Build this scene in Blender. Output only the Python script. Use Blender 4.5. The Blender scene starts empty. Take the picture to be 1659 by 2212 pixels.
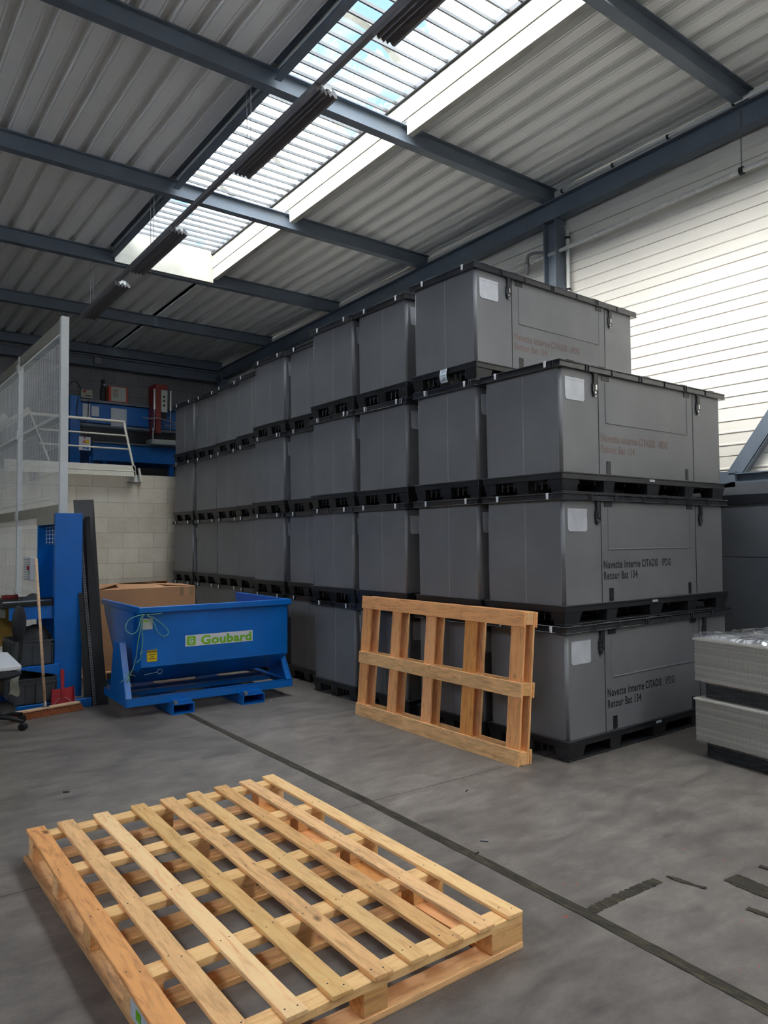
import bpy, bmesh, math, random
from mathutils import Vector, Matrix, noise
random.seed(7)
COL = bpy.context.scene.collection
PI = math.pi
V = Vector

# ------------------------------------------------------------------ camera solve (taken as a real camera in the room)
CX, CY, F = 829.5, 1106.0, 1598.0
def _n(a): return V(a).normalized()
_dx = _n((2920-CX, -(1150-CY), -F)); _dy = _n((-394-CX, -(1176-CY), -F))
_m = (_dx+_dy).normalized(); _d = (_dx-_dy).normalized()
DX = (_m+_d).normalized(); DY = (_m-_d).normalized(); DZ = DX.cross(DY)
def ray(u, v):
    r = _n((u-CX, -(v-CY), -F)); return V((DX.dot(r), DY.dot(r), DZ.dot(r)))
_r = ray(1231, 1652)
CAM = _r*(-1.6/-_r.z)*-1.0; CAM = V((CAM.x, CAM.y, 1.6)) if CAM.z > 0 else V((-CAM.x, -CAM.y, 1.6))
if CAM.x > 0: CAM = V((-CAM.x, -CAM.y, 1.6))
def on(u, v, ax, val):
    r = ray(u, v); return CAM + r*((val-CAM[ax])/r[ax])
def G(u, v): return on(u, v, 2, 0.0)

cam_d = bpy.data.cameras.new('camera'); cam = bpy.data.objects.new('camera', cam_d); COL.objects.link(cam)
M = Matrix((( DX.x, DX.y, DX.z), (DY.x, DY.y, DY.z), (DZ.x, DZ.y, DZ.z))).to_4x4()
M.translation = CAM
cam.matrix_world = M
cam_d.sensor_fit = 'HORIZONTAL'; cam_d.sensor_width = 36.0; cam_d.lens = 36.0*F/1659.0
cam_d.clip_start = 0.05; cam_d.clip_end = 400
bpy.context.scene.camera = cam

# ------------------------------------------------------------------ materials
def lin(c):
    def f(x):
        x /= 255.0
        return x/12.92 if x <= 0.04045 else ((x+0.055)/1.055)**2.4
    return (f(c[0]), f(c[1]), f(c[2]), 1.0)
class NT:
    def __init__(s, name):
        s.m = bpy.data.materials.new(name); s.m.use_nodes = True; s.t = s.m.node_tree
        s.t.nodes.clear(); s.out = s.n('ShaderNodeOutputMaterial')
    def n(s, typ, **kw):
        nd = s.t.nodes.new(typ)
        for k, v in kw.items(): setattr(nd, k, v)
        return nd
    def l(s, a, b): s.t.links.new(a, b)
    def coord(s, scale=(1, 1, 1), kind='Object', rot=(0, 0, 0), rand=0.0):
        tc = s.n('ShaderNodeTexCoord'); mp = s.n('ShaderNodeMapping')
        mp.inputs['Scale'].default_value = scale; mp.inputs['Rotation'].default_value = rot
        if rand:
            oi = s.n('ShaderNodeObjectInfo'); mu = s.n('ShaderNodeVectorMath', operation='SCALE')
            cb = s.n('ShaderNodeCombineXYZ')
            for i in range(3): s.l(oi.outputs['Random'], cb.inputs[i])
            mu.inputs['Scale'].default_value = rand; s.l(cb.outputs[0], mu.inputs[0]); s.l(mu.outputs[0], mp.inputs['Location'])
        s.l(tc.outputs[kind], mp.inputs['Vector']); return mp.outputs[0]
    def noise(s, vec, scale, detail=4, rough=0.55, dist=0.0):
        nd = s.n('ShaderNodeTexNoise'); nd.inputs['Scale'].default_value = scale; nd.inputs['Detail'].default_value = detail
        nd.inputs['Roughness'].default_value = rough; nd.inputs['Distortion'].default_value = dist
        s.l(vec, nd.inputs['Vector']); return nd.outputs['Fac']
    def ramp(s, fac, stops, interp='LINEAR'):
        nd = s.n('ShaderNodeValToRGB'); nd.color_ramp.interpolation = interp
        e = nd.color_ramp.elements
        while len(e) < len(stops): e.new(0.5)
        for i, (p, c) in enumerate(stops):
            e[i].position = p; e[i].color = c if len(c) == 4 else (c[0], c[1], c[2], 1)
        s.l(fac, nd.inputs[0]); return nd.outputs[0]
    def mix(s, fac, a, b, blend='MIX'):
        nd = s.n('ShaderNodeMix', data_type='RGBA', blend_type=blend)
        for sock, val in ((nd.inputs[0], fac), (nd.inputs[6], a), (nd.inputs[7], b)):
            if hasattr(val, 'is_output') or hasattr(val, 'links'): s.l(val, sock)
            else: sock.default_value = val
        return nd.outputs[2]
    def math(s, op, a, b=None, c=None):
        nd = s.n('ShaderNodeMath', operation=op)
        for i, val in enumerate((a, b, c)):
            if val is None: continue
            if hasattr(val, 'links'): s.l(val, nd.inputs[i])
            else: nd.inputs[i].default_value = val
        return nd.outputs[0]
    def bump(s, h, strength=0.2, dist=0.01):
        nd = s.n('ShaderNodeBump'); nd.inputs['Strength'].default_value = strength; nd.inputs['Distance'].default_value = dist
        s.l(h, nd.inputs['Height']); return nd.outputs[0]
    def bsdf(s, color, rough=0.5, metal=0.0, normal=None, spec=0.5, coat=0.0):
        p = s.n('ShaderNodeBsdfPrincipled')
        for key, val in (('Base Color', color), ('Roughness', rough), ('Metallic', metal)):
            if hasattr(val, 'links'): s.l(val, p.inputs[key])
            else: p.inputs[key].default_value = val
        p.inputs['Specular IOR Level'].default_value = spec
        p.inputs['Coat Weight'].default_value = coat
        if normal: s.l(normal, p.inputs['Normal'])
        s.l(p.outputs[0], s.out.inputs['Surface']); return p

def simple(name, c, rough=0.5, metal=0.0, var=0.12, nscale=6.0, bump=0.0, spec=0.5, lo=None):
    t = NT(name); v = t.coord(rand=3.0)
    f = t.noise(v, nscale, 5)
    c = lin(c) if max(c[:3]) > 1.0 else (c[0], c[1], c[2], 1)
    d = tuple(x*(1-var) for x in c[:3])+(1,); e = tuple(min(1, x*(1+var)) for x in c[:3])+(1,)
    col = t.ramp(f, [(0.3, d), (0.7, e)])
    nm = t.bump(t.noise(v, nscale*12, 3), bump, 0.004) if bump else None
    t.bsdf(col, rough, metal, nm, spec); return t.m

def wood(name, base, dark, grain=1.0, grey=0.25, rough=0.62):
    t = NT(name); v = t.coord((1.2, 9, 9), rand=20.0); v2 = t.coord((1, 1, 1), rand=13.0); v3 = t.coord((0.9, 3.0, 3.0), rand=31.0)
    g = t.noise(v, 5*grain, 6, 0.6, 0.6)
    c = t.ramp(g, [(0.28, lin(dark)), (0.5, lin(base)), (0.78, tuple(min(1, x*1.14) for x in lin(base)[:3])+(1,))])
    st = t.ramp(t.noise(v3, 3.2, 6, 0.7), [(0.50, (0, 0, 0, 1)), (0.72, (1, 1, 1, 1))])
    c = t.mix(t.math('MULTIPLY', st, grey), c, lin((150, 112, 80)))
    bl = t.ramp(t.noise(v2, 9, 6, 0.75), [(0.62, (0, 0, 0, 1)), (0.75, (1, 1, 1, 1))])
    c = t.mix(t.math('MULTIPLY', bl, grey*1.5), c, lin((92, 68, 50)))
    vo = t.n('ShaderNodeTexVoronoi'); vo.inputs['Scale'].default_value = 2.1
    kv = t.coord((1.0, 2.0, 2.0), rand=9.0); t.l(kv, vo.inputs['Vector'])
    k = t.ramp(vo.outputs['Distance'], [(0.035, (1, 1, 1, 1)), (0.075, (0, 0, 0, 1))])
    c = t.mix(t.math('MULTIPLY', k, 0.8), c, lin((96, 58, 34)))
    oi = t.n('ShaderNodeObjectInfo')
    hs = t.n('ShaderNodeHueSaturation'); t.l(c, hs.inputs['Color'])
    t.l(t.math('MULTIPLY_ADD', oi.outputs['Random'], 0.30, 0.86), hs.inputs['Value'])
    t.l(t.math('MULTIPLY_ADD', oi.outputs['Random'], -0.12, 0.99), hs.inputs['Saturation'])
    t.bsdf(hs.outputs[0], rough, 0, t.bump(g, 0.35, 0.002), 0.35); return t.m

W_NEW = wood('pale_pine', (252, 200, 128), (228, 164, 92))
W_OLD = wood('worn_pine', (242, 184, 114), (200, 138, 78), grey=0.4)
W_RED = wood('orange_pine', (244, 166, 84), (206, 124, 58), grey=0.25)
W_DARK = wood('dark_grained_pine', (214, 160, 104), (120, 84, 54), grey=0.7)
W_DOWEL = wood('beech_handle', (206, 168, 128), (176, 134, 92), grey=0.05)

def floor_mat():
    t = NT('worn_concrete_floor'); v = t.coord((1, 1, 1), 'Object'); vs = t.coord((0.7, 1.6, 1), 'Object', (0, 0, 0.5))
    a = t.noise(v, 0.6, 6, 0.65, 0.4); b = t.noise(vs, 5, 9, 0.72, 0.3); c_ = t.noise(v, 32, 5, 0.7)
    col = t.ramp(a, [(0.3, lin((86, 80, 75))), (0.55, lin((112, 105, 99))), (0.75, lin((128, 120, 112)))])
    col = t.mix(0.75, col, t.ramp(b, [(0.32, (0.30, 0.29, 0.29, 1)), (0.5, (0.54, 0.53, 0.52, 1)), (0.68, (0.80, 0.79, 0.77, 1))]), 'OVERLAY')
    col = t.mix(0.35, col, t.ramp(c_, [(0.3, (0.4, 0.4, 0.4, 1)), (0.7, (0.62, 0.62, 0.62, 1))]), 'OVERLAY')
    # long light scuffs
    s1 = t.ramp(t.noise(t.coord((0.5, 7, 1), 'Object', (0, 0, -0.65)), 3.0, 7, 0.8, 1.0), [(0.62, (0, 0, 0, 1)), (0.8, (1, 1, 1, 1))])
    col = t.mix(t.math('MULTIPLY', s1, 0.6), col, lin((176, 170, 162)))
    s2 = t.ramp(t.noise(t.coord((6, 0.6, 1), 'Object', (0, 0, -0.3)), 4.0, 7, 0.8, 1.2), [(0.64, (0, 0, 0, 1)), (0.78, (1, 1, 1, 1))])
    col = t.mix(t.math('MULTIPLY', s2, 0.6), col, lin((66, 62, 58)))
    # sawn joints
    tc = t.n('ShaderNodeTexCoord'); sx = t.n('ShaderNodeSeparateXYZ'); t.l(tc.outputs['Object'], sx.inputs[0])
    wob = t.math('MULTIPLY', t.math('SUBTRACT', t.noise(v, 14, 3), 0.5), 0.02)
    jy = t.math('ABSOLUTE', t.math('ADD', t.math('SUBTRACT', t.math('MULTIPLY_ADD', sx.outputs['X'], 0.03, sx.outputs['Y']), 0.245), wob))
    jl = t.math('LESS_THAN', jy, 0.0045)
    col = t.mix(t.math('MULTIPLY', jl, 0.75), col, lin((48, 44, 42)))
    # small red paint drips
    rx = t.n('ShaderNodeVectorMath', operation='SUBTRACT'); t.l(tc.outputs['Object'], rx.inputs[0]); p = G(1470, 1950); rx.inputs[1].default_value = (p.x, p.y, 0)
    ln = t.n('ShaderNodeVectorMath', operation='LENGTH'); t.l(rx.outputs[0], ln.inputs[0])
    near = t.math('LESS_THAN', ln.outputs['Value'], 0.65)
    rr = t.ramp(t.noise(t.coord((16, 30, 1), 'Object', (0, 0, 0.4)), 1.0, 2, 0.5), [(0.735, (0, 0, 0, 1)), (0.745, (1, 1, 1, 1))])
    col = t.mix(t.math('MULTIPLY', rr, near), col, lin((190, 60, 50)))
    t.bsdf(col, t.ramp(b, [(0.3, (0.42,)*3), (0.7, (0.62,)*3)]), 0, t.bump(t.noise(v, 60, 6, 0.7), 0.12, 0.004), 0.45); return t.m

def block_mat():
    t = NT('concrete_blockwork')
    tc = t.n('ShaderNodeTexCoord'); sx = t.n('ShaderNodeSeparateXYZ'); t.l(tc.outputs['Object'], sx.inputs[0])
    cb = t.n('ShaderNodeCombineXYZ'); t.l(sx.outputs['X'], cb.inputs[0]); t.l(sx.outputs['Z'], cb.inputs[1])
    br = t.n('ShaderNodeTexBrick'); br.offset = 0.5
    for k, val in (('Scale', 1.0), ('Mortar Size', 0.006), ('Mortar Smooth', 0.3), ('Brick Width', 0.5), ('Row Height', 0.25), ('Bias', 0.0)):
        br.inputs[k].default_value = val
    br.inputs['Color1'].default_value = lin((194, 184, 166)); br.inputs['Color2'].default_value = lin((214, 204, 186)); br.inputs['Mortar'].default_value = lin((176, 168, 152))
    t.l(cb.outputs[0], br.inputs['Vector'])
    v = t.coord()
    c = t.mix(0.5, br.outputs['Color'], t.ramp(t.noise(v, 70, 5, 0.8), [(0.35, (0.3,)*3), (0.65, (0.68,)*3)]), 'OVERLAY')
    c = t.mix(0.6, c, t.ramp(t.noise(v, 1.6, 6, 0.7), [(0.35, (0.36,)*3), (0.65, (0.6,)*3)]), 'OVERLAY')
    h = t.mix(0.25, br.outputs['Fac'], t.noise(v, 90, 4, 0.8))
    t.bsdf(c, 0.9, 0, t.bump(h, -0.5, 0.01), 0.2); return t.m

def backwall_mat():
    t = NT('dark_blockwork'); tc = t.n('ShaderNodeTexCoord'); sx = t.n('ShaderNodeSeparateXYZ'); t.l(tc.outputs['Object'], sx.inputs[0])
    cb = t.n('ShaderNodeCombineXYZ'); t.l(sx.outputs['X'], cb.inputs[0]); t.l(sx.outputs['Z'], cb.inputs[1])
    br = t.n('ShaderNodeTexBrick')
    for k, val in (('Scale', 1.0), ('Mortar Size', 0.006), ('Brick Width', 0.5), ('Row Height', 0.25)): br.inputs[k].default_value = val
    br.inputs['Color1'].default_value = lin((126, 125, 126)); br.inputs['Color2'].default_value = lin((134, 133, 132)); br.inputs['Mortar'].default_value = lin((108, 107, 106))
    t.l(cb.outputs[0], br.inputs['Vector']); t.bsdf(br.outputs['Color'], 0.9, 0, t.bump(br.outputs['Fac'], -0.4, 0.01), 0.2); return t.m

def grey_plastic():
    t = NT('grey_corrugated_plastic'); v = t.coord(rand=5.0)
    c = t.ramp(t.noise(v, 2.0, 4), [(0.3, lin((112, 112, 115))), (0.7, lin((124, 124, 126)))])
    wv = t.n('ShaderNodeTexWave'); wv.wave_type = 'BANDS'; wv.bands_direction = 'DIAGONAL'; wv.inputs['Scale'].default_value = 60
    t.l(t.coord((1, 1, 0)), wv.inputs['Vector'])
    t.bsdf(c, 0.42, 0, t.bump(t.noise(v, 8, 3), 0.05, 0.01), 0.5); return t.m

M_FLOOR = floor_mat(); M_BLOCK = block_mat(); M_BACK = backwall_mat(); M_SLEEVE = grey_plastic()
M_BLACKP = simple('black_moulded_plastic', (0.018, 0.019, 0.022), 0.38, 0, 0.3, 8, 0.1, 0.5)
M_LID = simple('black_glossy_lid', (0.030, 0.031, 0.036), 0.16, 0, 0.2, 5, 0.05, 0.6)
M_SEAM = simple('pale_fold_crease', (150, 150, 152), 0.5)
M_GROOVE = simple('shallow_groove', (70, 70, 72), 0.5)
M_INK = simple('black_stencil_ink', (34, 33, 36), 0.6)
M_INKGLARE = simple('glare_paled_stencil_ink', (120, 100, 96), 0.6)  # glare on the upper containers' print, put into the ink colour
M_LABEL = simple('clear_label_pocket', (196, 198, 204), 0.12, 0, 0.12, 9, 0.5, 0.6)
M_CHROME = simple('bright_zinc', (205, 205, 205), 0.18, 1.0, 0.05)
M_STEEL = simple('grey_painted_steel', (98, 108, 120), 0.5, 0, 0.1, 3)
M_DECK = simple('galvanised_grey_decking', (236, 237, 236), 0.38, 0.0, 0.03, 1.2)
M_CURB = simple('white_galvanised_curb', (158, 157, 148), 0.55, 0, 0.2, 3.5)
M_CLAD = simple('off_white_cladding', (214, 210, 202), 0.5, 0, 0.03, 0.8)
M_DADO = simple('dark_grey_wall_base', (88, 90, 94), 0.5, 0, 0.12, 2)
M_TRIMB = simple('black_wall_trim', (30, 32, 38), 0.4)
M_BLUE = simple('gloss_blue_paint', (0.0, 0.125, 0.46), 0.3, 0, 0.12, 2.5, 0.03, 0.5)
M_BLUED = simple('deep_blue_paint', (0.0, 0.11, 0.40), 0.42, 0, 0.1)
M_WHITE = simple('white_paint', (214, 216, 214), 0.45, 0, 0.05)
M_CREAM = simple('cream_paint', (214, 208, 192), 0.5, 0, 0.06)
M_BEIGE = simple('beige_paint', (150, 146, 132), 0.5, 0, 0.06)
M_BLACK = simple('matt_black', (18, 18, 19), 0.6)
M_GRAPH = simple('graphite_panel', (46, 47, 50), 0.38, 0, 0.15, 2)
M_CARD = simple('brown_cardboard', (176, 132, 98), 0.8, 0, 0.07, 3, 0.1, 0.2)
M_TAPE = simple('brown_parcel_tape', (150, 120, 88), 0.3, 0, 0.05)
M_ROPE = simple('green_rope', (104, 156, 140), 0.7, 0, 0.2, 60)
M_GREEN = simple('bright_green', (112, 178, 26), 0.45, 0, 0.04)
M_SIGNW = simple('white_sticker', (206, 206, 212), 0.35, 0, 0.02)
M_YEL = simple('yellow_sticker', (216, 184, 16), 0.4, 0, 0.05)
M_OCHRE = simple('ochre_paint', (178, 136, 60), 0.5, 0, 0.15)
M_RED = simple('red_enamel', (160, 20, 36), 0.35, 0, 0.1)
M_BRISTLE = simple('rust_bristle', (150, 84, 48), 0.85, 0, 0.35, 60, 0.5)
M_CRATE = simple('charcoal_crate', (64, 68, 72), 0.45, 0, 0.08)
M_GREENBIN = simple('lime_green_bin', (112, 186, 20), 0.4, 0, 0.06)
M_CHAIR = simple('black_fabric', (24, 25, 28), 0.8, 0, 0.2, 30, 0.2)
M_TABLE = simple('white_laminate', (224, 226, 230), 0.28, 0, 0.02)
M_TUBE = simple('tube_glass', (236, 238, 236), 0.3, 0, 0.02)
M_LAMP = simple('lamp_grey_enamel', (118, 116, 120), 0.45, 0, 0.06)
M_GRILLE = simple('dark_grille_bar', (70, 72, 74), 0.5)
M_CLIP = simple('bright_clip', (235, 238, 240), 0.25, 0, 0.02)
M_RAG = simple('dirty_white_rag', (176, 174, 160), 0.9, 0, 0.2, 14, 0.4)
M_PIPE = simple('pale_pipe_wrap', (206, 206, 204), 0.25, 0, 0.15, 20, 0.5)
M_ORANGE = simple('orange_red_enamel', (196, 70, 44), 0.4)
M_DKRED = simple('dark_red_enamel', (118, 34, 32), 0.4)
M_PANEL = simple('light_grey_panel', (170, 176, 170), 0.45, 0, 0.08, 20)
M_PAPER = simple('white_paper', (190, 196, 204), 0.7, 0, 0.08, 30)
M_PALEB = simple('debris_dark', (40, 38, 38), 0.6)
M_SHEET = None

def sheet_mat():
    t = NT('grey_fluted_plastic_sheet'); tc = t.n('ShaderNodeTexCoord'); sx = t.n('ShaderNodeSeparateXYZ'); t.l(tc.outputs['Object'], sx.inputs[0])
    u = t.math('ADD', sx.outputs['X'], sx.outputs['Y'])
    fl = t.math('GREATER_THAN', t.math('FRACT', t.math('MULTIPLY', u, 110.0)), 0.62)
    g = t.n('ShaderNodeNewGeometry'); sn = t.n('ShaderNodeSeparateXYZ'); t.l(g.outputs['Normal'], sn.inputs[0])
    side = t.math('LESS_THAN', t.math('ABSOLUTE', sn.outputs['Z']), 0.5)
    c = t.mix(t.math('MULTIPLY', t.math('MULTIPLY', fl, side), 0.45), lin((222, 216, 203)), lin((90, 86, 78)))
    oi = t.n('ShaderNodeObjectInfo'); hs = t.n('ShaderNodeHueSaturation'); t.l(c, hs.inputs['Color'])
    t.l(t.math('MULTIPLY_ADD', oi.outputs['Random'], 0.3, 0.82), hs.inputs['Value'])
    t.bsdf(hs.outputs[0], 0.45, 0, None, 0.5); return t.m
M_SHEET = sheet_mat()

def film_mat(name, tint, trans, rough=0.12, bs=1.0, sc=(3, 3, 40)):
    t = NT(name); v = t.coord(sc)
    nm = t.bump(t.noise(v, 3.0, 5, 0.6, 1.2), bs, 0.02)
    g = t.n('ShaderNodeBsdfGlossy'); g.inputs['Color'].default_value = (0.9, 0.9, 0.92, 1); g.inputs['Roughness'].default_value = rough; t.l(nm, g.inputs['Normal'])
    tr = t.n('ShaderNodeBsdfTransparent'); tr.inputs['Color'].default_value = tint
    fr = t.n('ShaderNodeLayerWeight'); fr.inputs['Blend'].default_value = 0.35; t.l(nm, fr.inputs['Normal'])
    ms = t.n('ShaderNodeMixShader'); t.l(t.math('MULTIPLY_ADD', fr.outputs['Fresnel'], 0.35, 1-trans), ms.inputs[0]); t.l(tr.outputs[0], ms.inputs[1]); t.l(g.outputs[0], ms.inputs[2])
    t.l(ms.outputs[0], t.out.inputs['Surface']); return t.m
M_FILM = film_mat('clear_stretch_film', (0.98, 0.98, 0.98, 1), 0.90, 0.08, 1.0, (2, 2, 30))
M_FILMT = film_mat('crumpled_clear_film', (0.85, 0.88, 0.95, 1), 0.7, 0.15, 1.0, (3, 3, 3))
M_FILMB = simple('black_stretch_film', (0.012, 0.012, 0.013), 0.16, 0, 0.3, 30, 1.0, 0.8)

def glazing_mat():
    t = NT('translucent_rooflight_sheet'); tc = t.n('ShaderNodeTexCoord')
    v = t.coord((1.0, 1.0, 1.0)); vs = t.coord((9.0, 1.3, 1.0), 'Object', (0, 0, 0.25))
    cover = t.ramp(t.noise(v, 1.1, 4, 0.5, 0.5), [(0.40, (0.0,)*3), (0.62, (0.22,)*3)])
    stain = t.ramp(t.noise(vs, 2.2, 7, 0.8, 0.6), [(0.52, (0, 0, 0, 1)), (0.64, (1, 1, 1, 1))])
    patch = t.ramp(t.noise(v, 1.7, 3), [(0.50, (0, 0, 0, 1)), (0.60, (1, 1, 1, 1))])
    st = t.math('MULTIPLY', stain, patch)
    col = t.mix(st, (0.94, 0.95, 0.94, 1), (0.10, 0.07, 0.045, 1))
    tr = t.n('ShaderNodeBsdfTransparent'); t.l(col, tr.inputs[0])
    tl = t.n('ShaderNodeBsdfTranslucent'); tl.inputs[0].default_value = (0.35, 0.33, 0.30, 1)
    ms = t.n('ShaderNodeMixShader'); t.l(t.math('MAXIMUM', cover, t.math('MULTIPLY', st, 0.85)), ms.inputs[0]); t.l(tr.outputs[0], ms.inputs[1]); t.l(tl.outputs[0], ms.inputs[2])
    t.l(ms.outputs[0], t.out.inputs['Surface']); return t.m
M_GLAZE = glazing_mat()

def tape_mat():
    t = NT('worn_floor_tape'); v = t.coord((1, 1, 1)); w = t.coord((5, 1, 1))
    c = t.ramp(t.noise(w, 7, 7, 0.75, 0.8), [(0.36, lin((34, 31, 27))), (0.55, lin((62, 56, 44))), (0.74, lin((104, 92, 66)))])
    y = t.ramp(t.noise(v, 5, 5, 0.7), [(0.66, (0, 0, 0, 1)), (0.74, (1, 1, 1, 1))])
    c = t.mix(t.math('MULTIPLY', y, 0.5), c, lin((150, 120, 44)))
    t.bsdf(c, 0.7, 0, t.bump(t.noise(w, 20, 5), 0.4, 0.003), 0.3); return t.m
M_TAPEF = tape_mat()

# ------------------------------------------------------------------ mesh helpers
class MB:
    def __init__(s): s.bm = bmesh.new()
    def box(s, x0, x1, y0, y1, z0, z1, mat=None, taper=None):
        vs = []
        for z in (z0, z1):
            for (x, y) in ((x0, y0), (x1, y0), (x1, y1), (x0, y1)):
                p = V((x, y, z))
                if taper and z == z0:
                    cx, cy = (x0+x1)/2, (y0+y1)/2
                    p = V((cx+(x-cx)*taper, cy+(y-cy)*taper, z))
                vs.append(s.bm.verts.new(mat @ p if mat else p))
        for f in ((3, 2, 1, 0), (4, 5, 6, 7), (0, 1, 5, 4), (1, 2, 6, 5), (2, 3, 7, 6), (3, 0, 4, 7)):
            s.bm.faces.new([vs[i] for i in f])
        return s
    def prism(s, pts, h, mat):   # polygon in local XY, extruded along local Z by h
        a = [s.bm.verts.new(mat @ V((x, y, 0))) for x, y in pts]; b = [s.bm.verts.new(mat @ V((x, y, h))) for x, y in pts]
        s.bm.faces.new(a[::-1]); s.bm.faces.new(b); n = len(pts)
        for i in range(n): s.bm.faces.new((a[i], a[(i+1) % n], b[(i+1) % n], b[i]))
        return s
    def tube(s, pts, r, seg=8, closed=False, cap=True):
        pts = [V(p) for p in pts]; rings = []; n = len(pts); up = None
        for i, p in enumerate(pts):
            if closed: t = (pts[(i+1) % n]-pts[i-1]).normalized()
            else: t = (pts[min(i+1, n-1)]-pts[max(i-1, 0)]).normalized()
            if up is None:
                up = t.orthogonal().normalized()
            else:
                up = (up - t*up.dot(t))
                up = up.normalized() if up.length > 1e-6 else t.orthogonal().normalized()
            w = t.cross(up); rr = r[i] if isinstance(r, (list, tuple)) else r
            rings.append([s.bm.verts.new(p+(up*math.cos(2*PI*k/seg)+w*math.sin(2*PI*k/seg))*rr) for k in range(seg)])
        m = n if closed else n-1
        for i in range(m):
            a, b = rings[i], rings[(i+1) % n]
            for k in range(seg): s.bm.faces.new((a[k], a[(k+1) % seg], b[(k+1) % seg], b[k]))
        if cap and not closed:
            s.bm.faces.new(rings[0][::-1]); s.bm.faces.new(rings[-1])
        return s
    def bar(s, a, b, w, h, up=(0, 0, 1)):  # rectangular bar a->b
        a, b = V(a), V(b); t = (b-a).normalized(); u = V(up); sd = t.cross(u)
        sd = sd.normalized() if sd.length > 1e-5 else V((1, 0, 0)); u = sd.cross(t)
        q = []
        for p in (a, b):
            for (i, j) in ((-1, -1), (1, -1), (1, 1), (-1, 1)): q.append(s.bm.verts.new(p+sd*(i*w/2)+u*(j*h/2)))
        for f in ((0, 1, 2, 3), (7, 6, 5, 4), (0, 4, 5, 1), (1, 5, 6, 2), (2, 6, 7, 3), (3, 7, 4, 0)): s.bm.faces.new([q[i] for i in f])
        return s
    def grid(s, nx, ny, fn):
        vs = [[s.bm.verts.new(V(fn(i/nx, j/ny))) for j in range(ny+1)] for i in range(nx+1)]
        for i in range(nx):
            for j in range(ny): s.bm.faces.new((vs[i][j], vs[i+1][j], vs[i+1][j+1], vs[i][j+1]))
        return s
    def mesh(s, name, bevel=0.0, seg=1, smooth=False, angle=0.6):
        bmesh.ops.recalc_face_normals(s.bm, faces=s.bm.faces)
        if bevel > 0:
            es = [e for e in s.bm.edges if len(e.link_faces) == 2 and e.calc_face_angle(0) > angle]
            bmesh.ops.bevel(s.bm, geom=es, offset=bevel, segments=seg, profile=0.6, affect='EDGES', clamp_overlap=True)
        me = bpy.data.meshes.new(name); s.bm.to_mesh(me); s.bm.free()
        if smooth:
            for p in me.polygons: p.use_smooth = True
        return me

def put(name, me, mat, parent=None, loc=None, rot=None, mw=None):
    o = bpy.data.objects.new(name, me); COL.objects.link(o)
    if mat is not None:
        if not me.materials: me.materials.append(mat)
    if parent: o.parent = parent
    if loc: o.location = loc
    if rot: o.rotation_euler = rot
    if mw is not None: o.matrix_local = mw
    return o
def B(name, mb, mat, parent=None, bevel=0.0, seg=1, smooth=False, **kw):
    return put(name, mb.mesh(name, bevel, seg, smooth), mat, parent, **kw)
def tag(o, label, cat, group=None, kind=None):
    if label: o['label'] = label
    if cat: o['category'] = cat
    if group: o['group'] = group
    if kind: o['kind'] = kind
    return o
def empty(name, loc=(0, 0, 0), rz=0.0, label=None, cat=None, group=None):
    o = bpy.data.objects.new(name, None); COL.objects.link(o); o.empty_display_size = 0.1
    o.location = loc; o.rotation_euler = (0, 0, rz); tag(o, label, cat, group); return o
def struct(o): o['kind'] = 'structure'; return o
def textmesh(s, size, sx=1.0, bold=0.0, space=1.0, line=1.0):
    cu = bpy.data.curves.new('t', 'FONT'); cu.body = s; cu.size = size; cu.offset = bold; cu.space_character = space; cu.space_line = line
    cu.resolution_u = 3
    o = bpy.data.objects.new('t', cu); COL.objects.link(o); dg = bpy.context.evaluated_depsgraph_get(); dg.update()
    me = bpy.data.meshes.new_from_object(o.evaluated_get(dg)); bpy.data.objects.remove(o); bpy.data.curves.remove(cu)
    for v in me.vertices: v.co.x *= sx
    me.name = 'printed_text'; me.materials.clear(); return me
FACE_Y = Matrix.Rotation(PI/2, 4, 'X')    # text plane -> vertical plane facing -Y
def vface(x, y, z): m = FACE_Y.copy(); m.translation = V((x, y, z)); return m

# ------------------------------------------------------------------ room shell
SL = 0.031
def zu(y): return 5.86 - SL*(y-2.65)          # underside of the purlins
XW, YB, XL, YN = 3.2, 12.6, -9.0, -9.5
struct(B('floor', MB().box(XL, XW+0.2, YN, YB+0.2, -0.2, 0.0), M_FLOOR))

def deck(name, x0, x1, y0, y1, parent=None):
    per = 0.265; prof = []
    k0 = math.floor((x0-1.21)/per)-1
    base = 0.20
    k = k0
    while 1.21+k*per-0.1 < x1+0.3:
        c = 1.21+k*per
        for (dx, dz) in ((-0.1325, 0), (-0.075, 0), (-0.070, 0.006), (-0.062, 0.006), (-0.057, 0), (-0.046, 0.0), (-0.034, 0.08), (0.034, 0.08), (0.046, 0.0), (0.057, 0), (0.062, 0.006), (0.070, 0.006), (0.075, 0)):
            prof.append((c+dx, base+dz))
        k += 1
    pts = [(max(x0, min(x1, x)), z) for x, z in prof if x0-0.03 <= x <= x1+0.03]
    m = MB(); th = 0.012
    lo = []; hi = []
    for y in (y0, y1):
        lo.append([m.bm.verts.new((x, y, zu(y)+z)) for x, z in pts]); hi.append([m.bm.verts.new((x, y, zu(y)+z+th)) for x, z in pts])
    n = len(pts)
    for i in range(n-1):
        for L in (lo, hi): m.bm.faces.new((L[0][i], L[0][i+1], L[1][i+1], L[1][i]))
        for e in (0, 1): m.bm.faces.new((lo[e][i], lo[e][i+1], hi[e][i+1], hi[e][i]))
    for i in (0, n-1): m.bm.faces.new((lo[0][i], lo[1][i], hi[1][i], hi[0][i]))
    bmesh.ops.remove_doubles(m.bm, verts=m.bm.verts, dist=1e-5)
    return B(name, m, M_DECK, parent)
SX0, SX1, SY1 = -0.85, 0.70, 7.52
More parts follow.
